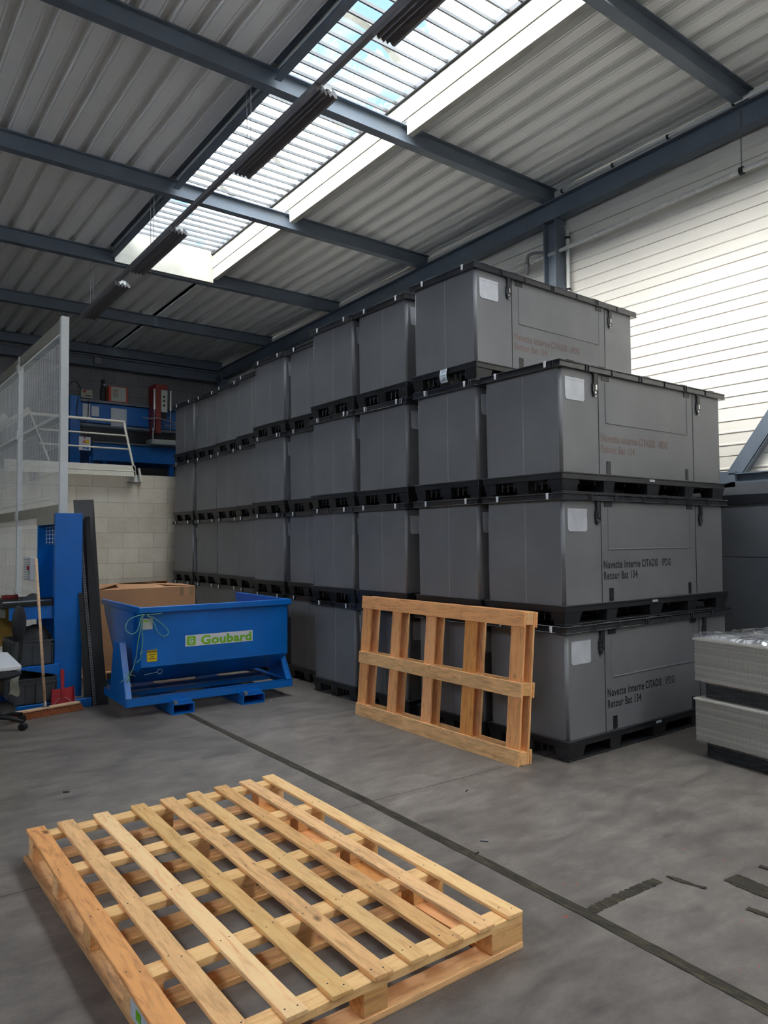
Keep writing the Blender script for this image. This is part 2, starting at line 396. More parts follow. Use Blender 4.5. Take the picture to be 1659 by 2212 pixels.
ceil = empty('ceiling'); struct(ceil)
deck('decking', XL, SX0-0.0, YN, YB, ceil); deck('decking', SX1, XW, YN, YB, ceil); deck('decking', SX0, SX1, SY1+0.06, YB, ceil)

def ibeam(m, a, b, h, w, tf=0.012, tw=0.008, up=(0, 0, 1)):
    a, b = V(a), V(b); u = V(up)
    m.bar(a-u*(h/2-tf/2), b-u*(h/2-tf/2), w, tf, up); m.bar(a+u*(h/2-tf/2), b+u*(h/2-tf/2), w, tf, up); m.bar(a, b, tw, h-2*tf, up); return m
for i, y in enumerate((-7.35, -4.85, -2.35, 0.15, 2.65, 5.14, 7.6, 10.1, 12.5)):
    z = zu(y)+0.1
    struct(B('ceiling_beam', ibeam(MB(), (XL, y, z), (XW-0.02, y, z), 0.196, 0.11), M_STEEL))
# rafter along the right wall
struct(B('ceiling_beam_right', ibeam(MB(), (3.08, YN+.3, zu(YN)-0.13), (3.08, 12.3, zu(12.3)-0.13), 0.255, 0.14), M_STEEL))
struct(B('ceiling_beam_back', ibeam(MB(), (XL, 12.36, 5.36), (3.0, 12.36, 5.36), 0.22, 0.15), M_STEEL))
# columns
def column(name, x, y):
    m = MB(); zt = zu(y)-0.265
    for s in (-1, 1): m.box(x-0.09, x+0.09, y+s*0.09-0.006, y+s*0.09+0.006, 0, zt)
    m.box(x-0.005, x+0.005, y-0.084, y+0.084, 0, zt); m.box(x-0.1, x+0.1, y-0.1, y+0.1, zt-0.015, zt)
    struct(B(name, m, M_STEEL))
column('wall_right_column', 3.06, 2.57); column('wall_right_column', 3.06, 12.2); column('wall_right_column', 3.06, -4.9)

# skylight trimmers, curb, glazing
sky = empty('window_1'); struct(sky)
def tz(y, a): return zu(y)+a
ys = [(-7.29, -4.91), (-4.79, -2.41), (-2.29, 0.09), (0.21, 2.59), (2.71, 5.08), (5.20, 7.5)]
for (a, b) in ys:
    for x, s in ((SX0, 1), (SX1, -1)):
        m = MB()
        m.bar((x, a, tz(a, 0.16)), (x, b, tz(b, 0.16)), 0.01, 0.17)
        for q in (0.08, 0.24): m.bar((x-s*0.035, a, tz(a, q)), (x-s*0.035, b, tz(b, q)), 0.07, 0.01)
        B('trimmer', m, M_STEEL if x < 0 else M_CURB, sky)  # right trimmer paler than left: lit and back-lit sides put into colour
for x, s in ((SX0, 1), (SX1, -1)):
    m = MB(); m.bar((x+s*0.012-s*.02, YN, tz(YN, 0.395)), (x+s*0.012-s*.02, SY1, tz(SY1, 0.395)), 0.02, 0.30)
    m.bar((x+s*0.03-s*.02, YN, tz(YN, 0.262)), (x+s*0.03-s*.02, SY1, tz(SY1, 0.262)), 0.012, 0.012)
    B('curb', m, M_CURB, sky)
    B('curb_rail', MB().bar((x+s*0.02, YN, tz(YN, 0.50)), (x+s*0.02, SY1, tz(SY1, 0.50)), 0.03, 0.055), M_TRIMB, sky)
m = MB(); m.box(SX0, SX1, SY1-0.01, SY1+0.02, tz(SY1, 0.02), tz(SY1, 0.56)); m.box(SX0, SX1, SY1-0.02, SY1-0.01, tz(SY1, 0.02), tz(SY1, 0.21)); B('end_curb', m, M_CURB, sky)
# security bars across the rooflight (95 bars, one part: pattern of one grille)
m = MB(); y = 2.087-0.166*57; 
while y < SY1:
    if y > -6.5: m.bar((SX0, y, tz(y, 0.50)), (SX1, y, tz(y, 0.50)), 0.018, 0.032)
    y += 0.166
B('grille', m, M_GRILLE, sky)
# barrel vault sheet with arches
RISE = 0.42
def vault(x, y):
    t = (x-SX0)/(SX1-SX0); return tz(y, 0.58)+RISE*math.sin(PI*t)**0.8
m = MB(); m.grid(24, 60, lambda a, b: (SX0+(SX1-SX0)*a, -7.3+(SY1+7.3)*b, vault(SX0+(SX1-SX0)*a, -7.3+(SY1+7.3)*b)))
B('glazing', m, M_GLAZE, sky, smooth=True)
m = MB(); y = 1.254-1.243*7
while y < SY1:
    prev = None
    for k in range(17):
        x = SX0+(SX1-SX0)*k/16; p = V((x, y, vault(x, y)-0.012))
        if prev is not None: m.bar(prev, p, 0.09, 0.012)
        prev = p
    y += 1.243
B('arch', m, M_CURB, sky)
m = MB(); prev = []
def gable(a, b):
    x = SX0+(SX1-SX0)*a; return (x, SY1, tz(SY1, 0.5)+(vault(x, SY1)-tz(SY1, 0.5))*b)
m.grid(16, 4, gable); B('end_panel', m, M_GLAZE, sky)

# right wall: cladding trays with horizontal ribs, dark base
wr = empty('wall_right'); struct(wr)
m = MB(); pts = []; z = 1.93; k = 0
while z < 6.25:
    pts += [(z, 0.0), (z+0.006, 0.022), (z+0.012, 0.0)]
    for q in (0.125, 0.25, 0.375): pts += [(z+q-0.016, 0.0), (z+q-0.006, -0.010), (z+q+0.006, -0.010), (z+q+0.016, 0.0)]
    z += 0.5
y0, y1 = YN, YB
va = [m.bm.verts.new((XW+d, y0, zz)) for zz, d in pts]; vb = [m.bm.verts.new((XW+d, y1, zz)) for zz, d in pts]
for i in range(len(pts)-1): m.bm.faces.new((va[i], va[i+1], vb[i+1], vb[i]))
m.box(XW+0.03, XW+0.15, y0, y1, 0, 6.5)
B('cladding', m, M_CLAD, wr)
m = MB(); m.box(3.0, XW+0.02, YN, YB, 0, 1.40).box(3.0, XW+0.02, YN, YB, 1.406, 1.93); B('base_panel', m, M_DADO, wr)
m = MB(); m.box(2.975, XW+0.01, YN, YB, 1.93, 2.02); B('trim', m, M_TRIMB, wr)
m = MB(); m.box(3.0, XW+0.01, YN, YB, 2.02, 2.14); B('flashing', m, M_DADO, wr)
# girt and brace
g = empty('wall_right_beam'); struct(g)
B('girt', ibeam(MB(), (3.06, -8, 2.19), (3.06, 0.36, 2.19), 0.10, 0.12), M_STEEL, g)
a = on(1568, 1040, 0, 3.08); p1 = V((3.08, 0.40, 2.16)); p2 = p1 + V((0, -0.588, 0.809))*3.9
m = MB(); m.bar(p1, p2, 0.012, 0.14, (1, 0, 0)); 
m = MB(); d = (p2-p1).normalized(); pr = V((0, d.z, -d.y))
def quadbar(m, a, b, w, n_, th):
    q = []
    for p in (a, b):
        for s_ in (-1, 1):
            for e in (0, 1): q.append(m.bm.verts.new(p+w*s_+n_*(e*th)))
    for f in ((0, 1, 3, 2), (4, 6, 7, 5), (0, 4, 5, 1), (2, 3, 7, 6), (1, 5, 7, 3), (0, 2, 6, 4)): m.bm.faces.new([q[i] for i in f])
quadbar(m, p1, p2, pr*0.075, V((1, 0, 0)), 0.01); quadbar(m, p1+pr*-0.07+V((0.05, 0, 0)), p2+pr*-0.07+V((.05, 0, 0)), V((0.05, 0, 0)), pr*1.0, 0.01)
m.box(3.0, 3.1, 0.30, 0.52, 2.10, 2.26)
B('brace', m, M_STEEL, g)
# overhead: block walls
struct(B('wall_back', MB().box(XL, XW+0.1, YB, YB+0.2, 0, 6.2), M_BACK))
WY0, WY1, WZ0, WZ1 = -7.0, 5.0, 4.1, 5.5
m = MB().box(XL-0.2, XL, YN, YB+0.2, 0, WZ0).box(XL-0.2, XL, YN, YB+0.2, WZ1, 6.6).box(XL-0.2, XL, YN, WY0, WZ0, WZ1).box(XL-0.2, XL, WY1, YB+0.2, WZ0, WZ1)
struct(B('wall_left', m, M_CLAD))
m = MB()
for k in range(7): m.box(XL-0.14, XL-0.06, WY0+k*2.0-0.03, WY0+k*2.0+0.03, WZ0, WZ1)
m.box(XL-0.14, XL-0.06, WY0, WY1, WZ0, WZ0+0.06).box(XL-0.14, XL-0.06, WY0, WY1, WZ1-0.06, WZ1)
struct(B('window_added_fill', m, M_STEEL))  # unseen window added to let fill light in from the left
struct(B('wall_added_sun_block', MB().box(-13.6, -13.0, -16, 16, -0.2, 10.5), simple('pale_blue_added_wall', (206, 216, 230), 0.8)))  # unseen wall added to keep direct sun out of the left window
struct(B('ground_outside', MB().box(-13.0, XL-0.2, -16, 16, -0.3, -0.05), M_DADO))
m = MB(); m.box(XL, XW+.1, YN-0.2, YN, 0, 6.7)
struct(B('wall_near', m, M_CLAD))
struct(B('wall_front_block', MB().box(XL, 2.95, 8.9, 9.1, 0, 2.72), M_BLOCK))
struct(B('floor_mezzanine', MB().box(XL, 2.95, 9.1, YB, 2.45, 2.62), M_BACK))

# floor tape
NS = [0]
def strip(name, pts, w, label, group='worn floor tape', jag=0.004):
    NS[0] += 1; m = MB(); n = 60; L = []; R = []
    pts = [V(p) for p in pts]
    for i in range(n+1):
        t = i/n*(len(pts)-1); k = min(int(t), len(pts)-2); p = pts[k].lerp(pts[k+1], t-k); d = (pts[k+1]-pts[k]).normalized(); s = V((-d.y, d.x, 0))
        ww = w if not callable(w) else w(i/n)
        L.append(m.bm.verts.new((p+s*(ww/2+random.uniform(-jag, jag))).to_tuple()[:2]+(0.0022+NS[0]*0.0004,))); R.append(m.bm.verts.new((p-s*(ww/2+random.uniform(-jag, jag))).to_tuple()[:2]+(0.0022+NS[0]*0.0004,)))
    for i in range(n): m.bm.faces.new((R[i], R[i+1], L[i+1], L[i]))
    o = B(name, m, M_TAPEF); tag(o, label, 'floor tape', group); return o
strip('floor_tape', [G(390, 1535), G(785, 1727), G(1270, 1976), G(1659, 2182), G(1760, 2236)], 0.060, 'long dark worn tape line crossing the floor beside the flat wooden pallet', jag=0.002)
strip('floor_tape', [G(1268, 1972), G(1330, 1942), G(1420, 1902)], 0.055, 'short mustard and black tape stub branching off the long floor line', jag=0.006)
strip('floor_tape', [G(1440, 1893), G(1478, 1906), G(1526, 1920)], lambda t: 0.012+0.02*abs(math.sin(t*4)), 'thin crooked scrap of dark tape beyond the mustard tape stub', jag=0.005)
strip('floor_tape', [G(1578, 1896), G(1659, 1930), G(1760, 1968)], 0.115, 'wide grey-brown tape patch at the right edge of the floor', jag=0.006)
strip('floor_tape', [G(1614, 1963), G(1659, 1979), G(1720, 2000)], 0.034, 'narrow faded tape strip in front of the wide grey-brown patch', jag=0.005)
strip('floor_tape', [G(1640, 1872), G(1700, 1890)], 0.03, 'small tape remnant behind the wide grey-brown patch', jag=0.004)
def scrap(px, r, L, ang, mat, label, cat='debris'):
    p = G(*px); m = MB(); d = V((math.cos(ang), math.sin(ang), 0))*L/2
    m.tube([p-d+V((0, 0, r)), p+V((0, 0, r)), p+d+V((0, 0, r))], r, 8); o = B('floor_scrap', m, mat); tag(o, label, cat, 'small scraps on the floor')
scrap((1046, 1818), 0.005, 0.045, 2.2, M_LAMP, 'short grey plastic plug lying on the floor past the tape line')
scrap((1030, 1845), 0.004, 0.03, 0.2, M_BLACK, 'tiny black scrap beside the grey plastic plug')
scrap((143, 1712), 0.004, 0.04, -0.5, M_BLACK, 'tiny black stick on the floor behind the flat pallet')
scrap((1008, 1709), 0.003, 0.035, 0.4, M_BLACK, 'small dark splinter on the floor before the leaning pallet')
scrap((410, 1536), 0.004, 0.04, 0.3, M_BLACK, 'dark scrap by the fork pocket of the blue hopper')
scrap((585, 1514), 0.003, 0.07, 0.6, M_PAPER, 'pale sliver on the floor right of the blue hopper')

# ------------------------------------------------------------------ grey lidded pallet containers
TH = 0.9675
def pallet_mesh():
    m = MB(); LX, LY = 2.27, 0.80
    m.box(0, LX, 0, LY, 0.098, 0.148)                                     # deck rim
    m.box(-0.006, LX+0.006, -0.006, LY+0.006, 0.138, 0.150)
    for i, (a, b) in enumerate(((0.0, 0.20), (0.49, 0.64), (1.06, 1.25), (1.62, 1.77), (2.07, 2.27))):
        for (c, d) in ((0.0, 0.14), (0.33, 0.47), (0.66, 0.80)):
            vs = m.box(a+0.003, b-0.003, c+0.003, d-0.003, 0.012, 0.098, taper=0.80)
    for (c, d) in ((0.0, 0.12), (0.34, 0.46), (0.68, 0.80)): m.box(0.015, LX-0.015, c+0.015, d-0.005, 0.0, 0.014)
    for i in range(12): m.box(0.06+i*0.19, 0.075+i*0.19, 0.05, 0.75, 0.07, 0.098)
    # vertical slots in the feet and the little ribs seen under the short side
    for c in (0.16, 0.22, 0.28, 0.50, 0.56, 0.62): m.box(0.04, 0.05, c, c+0.012, 0.03, 0.098)
    return m.mesh('pallet_base', 0.003)
def sleeve_mesh():
    m = MB(); x0, x1, y0, y1, z0, z1 = 0.014, 2.236, 0.016, 0.776, 0.148, 0.93; r = 0.022; pts = []
    for (cx, cy, a0) in ((x1-r, y1-r, 0), (x0+r, y1-r, PI/2), (x0+r, y0+r, PI), (x1-r, y0+r, 1.5*PI)):
        for k in range(5): a = a0+k*PI/8; pts.append((cx+r*math.cos(a), cy+r*math.sin(a)))
    m.prism(pts, z1-z0, Matrix.Translation((0, 0, z0)))
    me = m.mesh('sleeve'); 
    for p in me.polygons: p.use_smooth = abs(p.normal.z) < 0.5 and p.area < 0.1
    return me
def lid_mesh():
    m = MB(); L, W_ = 2.315, 0.808; x0, y0 = -0.018, -0.006
    m.box(x0, x0+L, y0, y0+W_, 0.948, 0.962)
    for (a, b, c, d) in ((x0, x0+L, y0, y0+0.008), (x0, x0+L, y0+W_-0.008, y0+W_), (x0, x0+0.008, y0, y0+W_), (x0+L-0.008, x0+L, y0, y0+W_)):
        m.box(a, b, c, d, 0.914, 0.958)
    m.box(x0-0.004, x0+L+0.004, y0-0.004, y0+W_+0.004, 0.912, 0.920)
    m.box(x0-0.003, x0+L+0.003, y0-0.003, y0+W_+0.003, 0.956, 0.966)
    # moulded ribs standing proud of the skirt and stacking lugs on top
    for x in (0.30, 0.33, 0.62, 0.98, 1.01, 1.34, 1.64, 1.67, 1.98): m.box(x0+x, x0+x+0.012, y0-0.009, y0, 0.914, 0.964)
    for y in (0.055, 0.075, 0.60, 0.62): m.box(x0-0.009, x0, y0+y, y0+y+0.010, 0.912, 0.966)
    for x in (0.08, 0.45, 1.05, 1.6, 2.05): m.box(x0+x, x0+x+0.09, y0+0.0, y0+0.02, 0.966, 0.972)
    return m.mesh('lid', 0.003)
def clip_mesh():
    m = MB()
    if 1:
        m.prism([(-0.012, 0.0), (0.012, 0.0), (0.008, -0.045), (-0.008, -0.045)], 0.004, Matrix.Translation((-0.030, 0, 0.965)) @ Matrix.Rotation(-PI/2, 4, 'Z') @ Matrix.Rotation(PI/2, 4, 'X'))
    return m.mesh('lid_clip')
def crease_mesh():
    m = MB(); m.box(0.0125, 0.015, 0.372, 0.379, 0.15, 0.93); return m.mesh('fold_crease')
def perfo_mesh():
    m = MB(); z = 0.165
    while z < 0.91:
        m.box(0.0125, 0.0155, 0.036, 0.040, z, z+0.006); z += 0.014
    return m.mesh('stitching')
def pocket_mesh():
    m = MB(); m.prism([(0.065, 0.70), (0.08, 0.685), (0.275, 0.685), (0.287, 0.70), (0.285, 0.852), (0.06, 0.852)], 0.003, Matrix.Translation((0, 0.0155, 0)) @ Matrix.Rotation(PI/2, 4, 'X'))
    m.box(0.06, 0.285, 0.0105, 0.0125, 0.832, 0.852); return m.mesh('label_pocket')
def latch_meshes():
    a = MB(); a.box(-0.030, 0.030, 0.000, 0.012, 0.905, 0.938).box(-0.018, 0.022, -0.004, 0.012, 0.82, 0.91)
    a.prism([(-0.03, 0.835), (0.03, 0.835), (0.028, 0.77), (0.0, 0.735), (-0.012, 0.735), (-0.03, 0.78)], 0.012, Matrix.Translation((0, 0.012, 0)) @ Matrix.Rotation(PI/2, 4, 'X'))
    b = MB(); b.box(-0.004, 0.014, -0.006, 0.002, 0.785, 0.825).tube([(-0.002, -0.004, 0.765), (-0.002, 0.002, 0.765)], 0.010, 10).tube([(-0.002, -0.004, 0.738), (-0.002, 0.002, 0.738)], 0.007, 10)
    b.tube([(-0.012, -0.002, 0.925), (-0.012, 0.004, 0.925)], 0.004, 8).tube([(0.02, -0.002, 0.925), (0.02, 0.004, 0.925)], 0.004, 8)
    return a.mesh('latch'), b.mesh('buckle')
def panel_mesh():
    m = MB(); y = 0.0130
    m.box(-0.0025, 0.0025, y, y+0.004, 0.15, 0.92)
    return m.mesh('door_seam')
def groove_mesh():
    m = MB(); y = 0.0155
    pts = [(0.545, 0.86), (0.545, 0.548), (1.69, 0.548), (1.69, 0.86)]
    for (a, b) in zip(pts, pts[1:]):
        m.tube([(a[0], y, a[1]), (b[0], y, b[1])], 0.0055, 6)
    return m.mesh('embossed_groove')
def tabs_mesh():
    m = MB()
    for (a, b, c, d) in ((0.50, 0.592, 0.872, 0.912), (1.645, 1.733, 0.872, 0.912), (0.545, 0.595, 0.157, 0.254), (1.652, 1.69, 0.157, 0.252)): m.box(a, b, 0.011, 0.018, c, d)
    return m.mesh('black_tab')
ME = {'pallet': pallet_mesh(), 'sleeve': sleeve_mesh(), 'lid': lid_mesh(), 'clip': clip_mesh(), 'crease': crease_mesh(), 'perfo': perfo_mesh(),
      'pocket': pocket_mesh(), 'seam': panel_mesh(), 'groove': groove_mesh()}
ME['latch'], ME['buckle'] = latch_meshes()
def box_part(name, a, b, c, d, parent, mat=M_BLACKP):
    return B(name, MB().box(a, b, 0.011, 0.0175, c, d), mat, parent)
def fitted(t, w, h, bold=0.0028, sp=1.12):
    me = textmesh(t, 0.1, 1.0, bold, sp)
    xs = [v.co.x for v in me.vertices]; ys = [v.co.y for v in me.vertices]; x0, x1, y1 = min(xs), max(xs), max(ys)
    for v in me.vertices: v.co.x = (v.co.x-x0)*w/(x1-x0); v.co.y *= h/y1
    return me
txt1 = [(fitted('Navette interne', 0.472, 0.060), 0.482, 0.404), (fitted('CITADIS', 0.225, 0.060), 0.975, 0.404), (fitted('IPDG', 0.127, 0.060), 1.260, 0.404), (fitted('Retour Bat 134', 0.432, 0.060), 0.482, 0.320)]
def container(full, ink=None):
    r = empty('pallet_container')
    put('pallet_base', ME['pallet'], M_BLACKP, r); s = put('sleeve', ME['sleeve'], M_SLEEVE, r)
    put('fold_crease', ME['crease'], M_SEAM, s); put('stitching', ME['perfo'], M_SEAM, s)
    l = put('lid', ME['lid'], M_LID, r); [put('lid_clip', ME['clip'], M_CLIP, l, (0, yy, 0)) for yy in (0.12, 0.62)]
    put('label_pocket', ME['pocket'], M_LABEL, r)
    if full:
        [put('door_seam', ME['seam'], M_INK, s, (x, 0, 0)) for x in (0.456, 1.782)]; put('embossed_groove', ME['groove'], M_SLEEVE, s)
        for x in (0.405, 1.855):
            q = put('latch', ME['latch'], M_BLACKP, r, (x, 0, 0)); put('buckle', ME['buckle'], M_CHROME, q)
        for (a, b, c, d) in ((0.50, 0.592, 0.872, 0.912), (1.645, 1.733, 0.872, 0.912), (0.545, 0.595, 0.157, 0.254), (1.652, 1.69, 0.157, 0.252)): box_part('hinge_tab', a, b, c, d, r)
        box_part('maker_plate', 1.085, 1.155, 0.118, 0.136, r, M_PAPER).location = (0, -0.018, 0)
        for tm, xx, zz in txt1: put('printed_text', tm.copy(), ink, r, mw=vface(xx, 0.0148, zz))
    else:
        q = put('latch', ME['latch'], M_BLACKP, r, (0.405, 0, 0))
    return r
def dup(root):
    r = root.copy(); COL.objects.link(r)
    for ch in list(root.children):
        c = ch.copy(); COL.objects.link(c); c.parent = r
        for g_ in ch.children:
            d_ = g_.copy(); COL.objects.link(d_); d_.parent = c
    return r
GRP = 'grey lidded pallet containers'
names = ['first', 'second', 'third', 'fourth', 'fifth', 'sixth', 'seventh', 'eighth', 'ninth', 'tenth']
tiers = ['on the floor', 'second level', 'third level', 'topmost level']
stacks = [(0.0, 0.016), (-0.02, 0.850), (-0.01, 1.785), (-0.015, 2.612), (0.17, 3.448), (0.15, 4.29), (0.36, 5.17), (0.42, 6.01), (0.47, 6.86), (0.46, 7.72)]
proto = {True: container(True, M_INK), False: container(False)}
used = {True: False, False: False}
near_lab = ['grey container with black stencil text, on the floor in the nearest stack', 'grey container with sharp black stencil text, second level of the nearest stack',
            'grey container with glare-paled brown text and glossy label pocket, top of the nearest stack']
jit = {(0, 0): (0.012, 0.0, 0.0), (0, 1): (-0.004, 0.0, 0), (0, 2): (-0.01, 0, 0), (1, 3): (-0.015, 0.0, 0.018)}
for si, (sx_, sy_) in enumerate(stacks):
    for ti in range(3 if si == 0 else 4):
        full = si == 0 or (si == 1 and ti == 3)
        if not used[full]: r = proto[full]; used[full] = True
        else: r = dup(proto[full])
        dx, dy, rz = jit.get((si, ti), (random.uniform(-0.012, 0.012), random.uniform(-0.003, 0.003), random.uniform(-0.0015, 0.0015)))
        r.location = (sx_+dx, sy_+dy, ti*TH); r.rotation_euler = (0, 0, rz)
        if si == 0: lab = near_lab[ti]
        elif full: lab = 'highest grey container with glare-paled reddish text, topping the second stack'
        else: lab = 'grey container with black lid, %s of the %s stack from the camera' % (tiers[ti] if ti != 0 else 'lowest', names[si])
        tag(r, lab, 'storage container', GRP)
        if full and (ti >= 2):
            for ch in r.children:
                if ch.name.startswith('printed_text'): ch.data = ch.data.copy(); ch.data.materials.clear(); ch.data.materials.append(M_INKGLARE); ch['label'] = 'glare-paled reddish brown lettering'
# hanging paper tag on the fourth-level container of the second stack
tg = MB(); tg.grid(1, 6, lambda a, b: (-0.012-0.03*math.sin(b*2.2), 0.335+0.085*a-0.035*b, 0.145-0.125*b))
o = B('shipping_label', tg, M_PAPER); o.location = (-0.035, 0.85, 3*TH); o.modifiers.new('s', 'SOLIDIFY').thickness = 0.001
tag(o, 'creased white paper tag hanging off the highest container pallet', 'label')
for k, (z, w) in enumerate(((0.135, 0.06), (0.12, 0.05), (0.085, 0.06), (0.06, 0.035), (0.045, 0.05))):
    b = (0.145-z)/0.125; m_ = MB(); m_.box(-0.0135-0.03*math.sin(b*2.2), -0.0128-0.03*math.sin(b*2.2), 0.345-0.035*b, 0.345-0.035*b+w, z-0.004, z)
    B('print_line', m_, M_INK, o)

# ------------------------------------------------------------------ wooden pallets
def board(name, parent, c, L, W_, T, mat, ang=0.0, jag=0.0012, seg=14):
    m = MB(); seg = seg if L > 0.5 else 2
    r1 = [(random.uniform(-jag, jag), random.uniform(-jag, jag)) for _ in range(seg+1)]
    vs = []
    for i in range(seg+1):
        x = -L/2+L*i/seg; a, b = r1[i]
        vs.append([m.bm.verts.new(p) for p in ((x, -W_/2+a, -T/2), (x, W_/2+b, -T/2), (x, W_/2+b, T/2), (x, -W_/2+a, T/2))])
    for i in range(seg):
        for k in range(4): m.bm.faces.new((vs[i][k], vs[i+1][k], vs[i+1][(k+1) % 4], vs[i][(k+1) % 4]))
    m.bm.faces.new(vs[0][::-1]); m.bm.faces.new(vs[-1])
    return B(name, m, mat, parent, bevel=0.0018, loc=c, rot=(0, 0, ang))
def nails(parent, pts, z):
    m = MB()
    for (x, y) in pts: m.tube([(x, y, z-0.001), (x, y, z+0.0006)], 0.0032, 6)
    B('nail_heads', m, M_INK, parent)['kind'] = 'stuff'
fp = empty('wooden_pallet', (-2.70, -0.36, 0), 0.0, 'large pale slatted wooden pallet lying flat on the concrete floor', 'pallet')
ox, oy = -2.70, -0.36
sx_far = [-3.348, -3.204, -3.025, -2.826, -2.661, -2.505, -2.335, -2.172, -2.016]
sx_near = [-3.395, -3.24, -3.06, -2.89, -2.724, -2.567, -2.400, -2.238, -2.081]
cy = [0.64, 0.138, -0.37, -0.867, -1.345]; T1, T2, T3, T4 = 0.016, 0.030, 0.080, 0.024
zt = T4+T3+T2+T1
for i in range(9):
    a, b = V((sx_far[i], 0.715, 0)), V((sx_near[i], -1.40, 0)); c = (a+b)/2; ang = math.atan2((a-b).y, (a-b).x)
    wd = 0.078 if i else 0.085
    board('deck_board', fp, (c.x-ox, c.y-oy, zt-T1/2), (a-b).length, wd, T1, [W_RED, W_OLD, W_NEW, W_NEW, W_OLD, W_NEW, W_OLD, W_OLD, W_NEW][i], ang)
npt = []
for i in range(9):
    for y in cy:
        t = (0.715-y)/2.115; x = sx_far[i]*(1-t)+sx_near[i]*t
        for q in (-0.02, 0.018): npt.append((x-ox+q+random.uniform(-.006, .006), y-oy+random.uniform(-0.025, 0.025)))
nails(fp, npt, zt)
for j, y in enumerate(cy):
    x0, x1 = -3.385+0.006*(-j), -1.985-0.012*j
    board('stringer_board', fp, ((x0+x1)/2-ox, y-oy, T4+T3+T2/2), x1-x0, 0.088, T2, W_NEW)
    for x in (x0+0.055, (x0+x1)/2-0.03, x1-0.085 if j not in (0,) else x1-0.07):
        board('block', fp, (x-ox, y-oy, T4+T3/2), 0.17 if x > -2.3 else (0.11 if x < -3 else 0.10), 0.088, T3, W_OLD, jag=0.0)
    board('bottom_board', fp, ((x0+0.105+x1)/2-ox, y-oy, T4/2), x1-x0-0.105, 0.095, T4, W_OLD)
board('runner_board', fp, (-3.345-ox, -0.36-oy, T4/2), 2.13, 0.12, T4, W_DARK, PI/2)
for x, w, mt in ((-2.13, 0.11, W_RED),):
    for (a, b) in zip(cy, cy[1:]):
        board('runner_board', fp, (x-ox, (a+b)/2-oy, T4/2), abs(a-b)-0.10, w, T4, mt, PI/2)
lb = B('paper_label', MB().box(-0.002, 0, -0.08, 0.08, -0.03, 0.03), M_PAPER, fp, loc=(-3.405-ox, -0.99-oy, 0.065)); lb['label'] = 'white paper label with a green stripe'
B('green_stripe', MB().box(-0.0035, -0.002, -0.02, 0.025, -0.012, 0.018), M_GREEN, lb)

# leaning pallet: local x = length (world -Y), local y = height, local z = thickness toward the camera side
lp = empty('wooden_pallet', (0, 0, 0), 0, 'orange-brown wooden pallet standing on edge against the grey containers', 'pallet')
LL, HH, t1, t2, t3 = 2.02, 1.085, 0.016, 0.018, 0.074
tot = 2*(t1+t2)+t3
e1 = V((-0.305, 2.205, 0)); e2 = V((-0.335, 0.205, 0)); xa = (e2-e1).normalized()
tilt = 0.085; nrm0 = V((0, 0, 1)).cross(xa).normalized()      # horizontal normal
if nrm0.x < 0: nrm0 = -nrm0
upv = (V((0, 0, 1))*math.cos(tilt)+nrm0*math.sin(tilt)).normalized(); outv = xa.cross(upv).normalized()
if outv.x > 0: outv = -outv
mw = Matrix((xa, upv, xa.cross(upv))).transposed().to_4x4(); sgn = 1 if xa.cross(upv).x < 0 else -1
mw.translation = e1 - outv*0.0; lp.matrix_world = mw
def Lz(d): return -sgn*d            # depth d behind the front plane
fh = (HH-0.055, 0.5*HH, 0.055)
for d, nm in ((t1/2, 'face_board'), (tot-t1/2, 'back_board')):
    for i, h in enumerate(fh):
        board(nm, lp, (LL/2, h-(0.015 if i == 1 else 0), Lz(d)), LL, 0.112 if i != 1 else 0.105, t1, [W_RED, W_OLD, W_OLD][i], 0)
cxs = [0.065, 0.51, 0.975, 1.455, 1.945]
for x in cxs:
    for d in (t1+t2/2, tot-t1-t2/2):
        w = 0.13 if x in (cxs[0], cxs[3], cxs[4]) else 0.115
        x_ = min(max(x, w/2), LL-w/2-0.008)
        board('cross_board', lp, (x_, HH/2, Lz(d)), HH, w, t2, W_RED if d < 0.06 else W_OLD, PI/2)
    for h in (HH-0.05, HH/2-0.01, 0.05):
        x_ = min(max(x, 0.07), LL-0.066)
        board('block', lp, (x_, h, Lz(tot/2)), 0.125, 0.09, t3, W_OLD)

# ------------------------------------------------------------------ blue tipping hopper
ha = on(272, 1530, 2, 0.1); hb = on(632, 1482, 2, 0.1); hd = (hb-ha).normalized()
hop = empty('tipping_hopper', (ha.x, ha.y, 0), math.atan2(hd.y, hd.x), 'blue steel tipping hopper on fork pockets, in front of the cardboard box', 'tipping skip')
L = 1.686
m = MB(); D = 1.15
m.box(0, L, 0.0, 0.008, 0.10, 0.172).box(0, L, 0.0, 0.06, 0.164, 0.172)
m.box(0, 0.008, 0, D, 0.10, 0.172).box(L-0.008, L, 0, D, 0.10, 0.172).box(0, 0.07, 0, D, 0.164, 0.172).box(L-0.07, L, 0, D, 0.164, 0.172).box(0, L, D-0.01, D, 0.10, 0.172)
m.box(0.06, L-0.06, 0.40, 0.46, 0.12, 0.165).box(0.06, L-0.06, 0.62, 0.68, 0.12, 0.165)
B('base_frame', m, M_BLUE, hop, bevel=0.002)
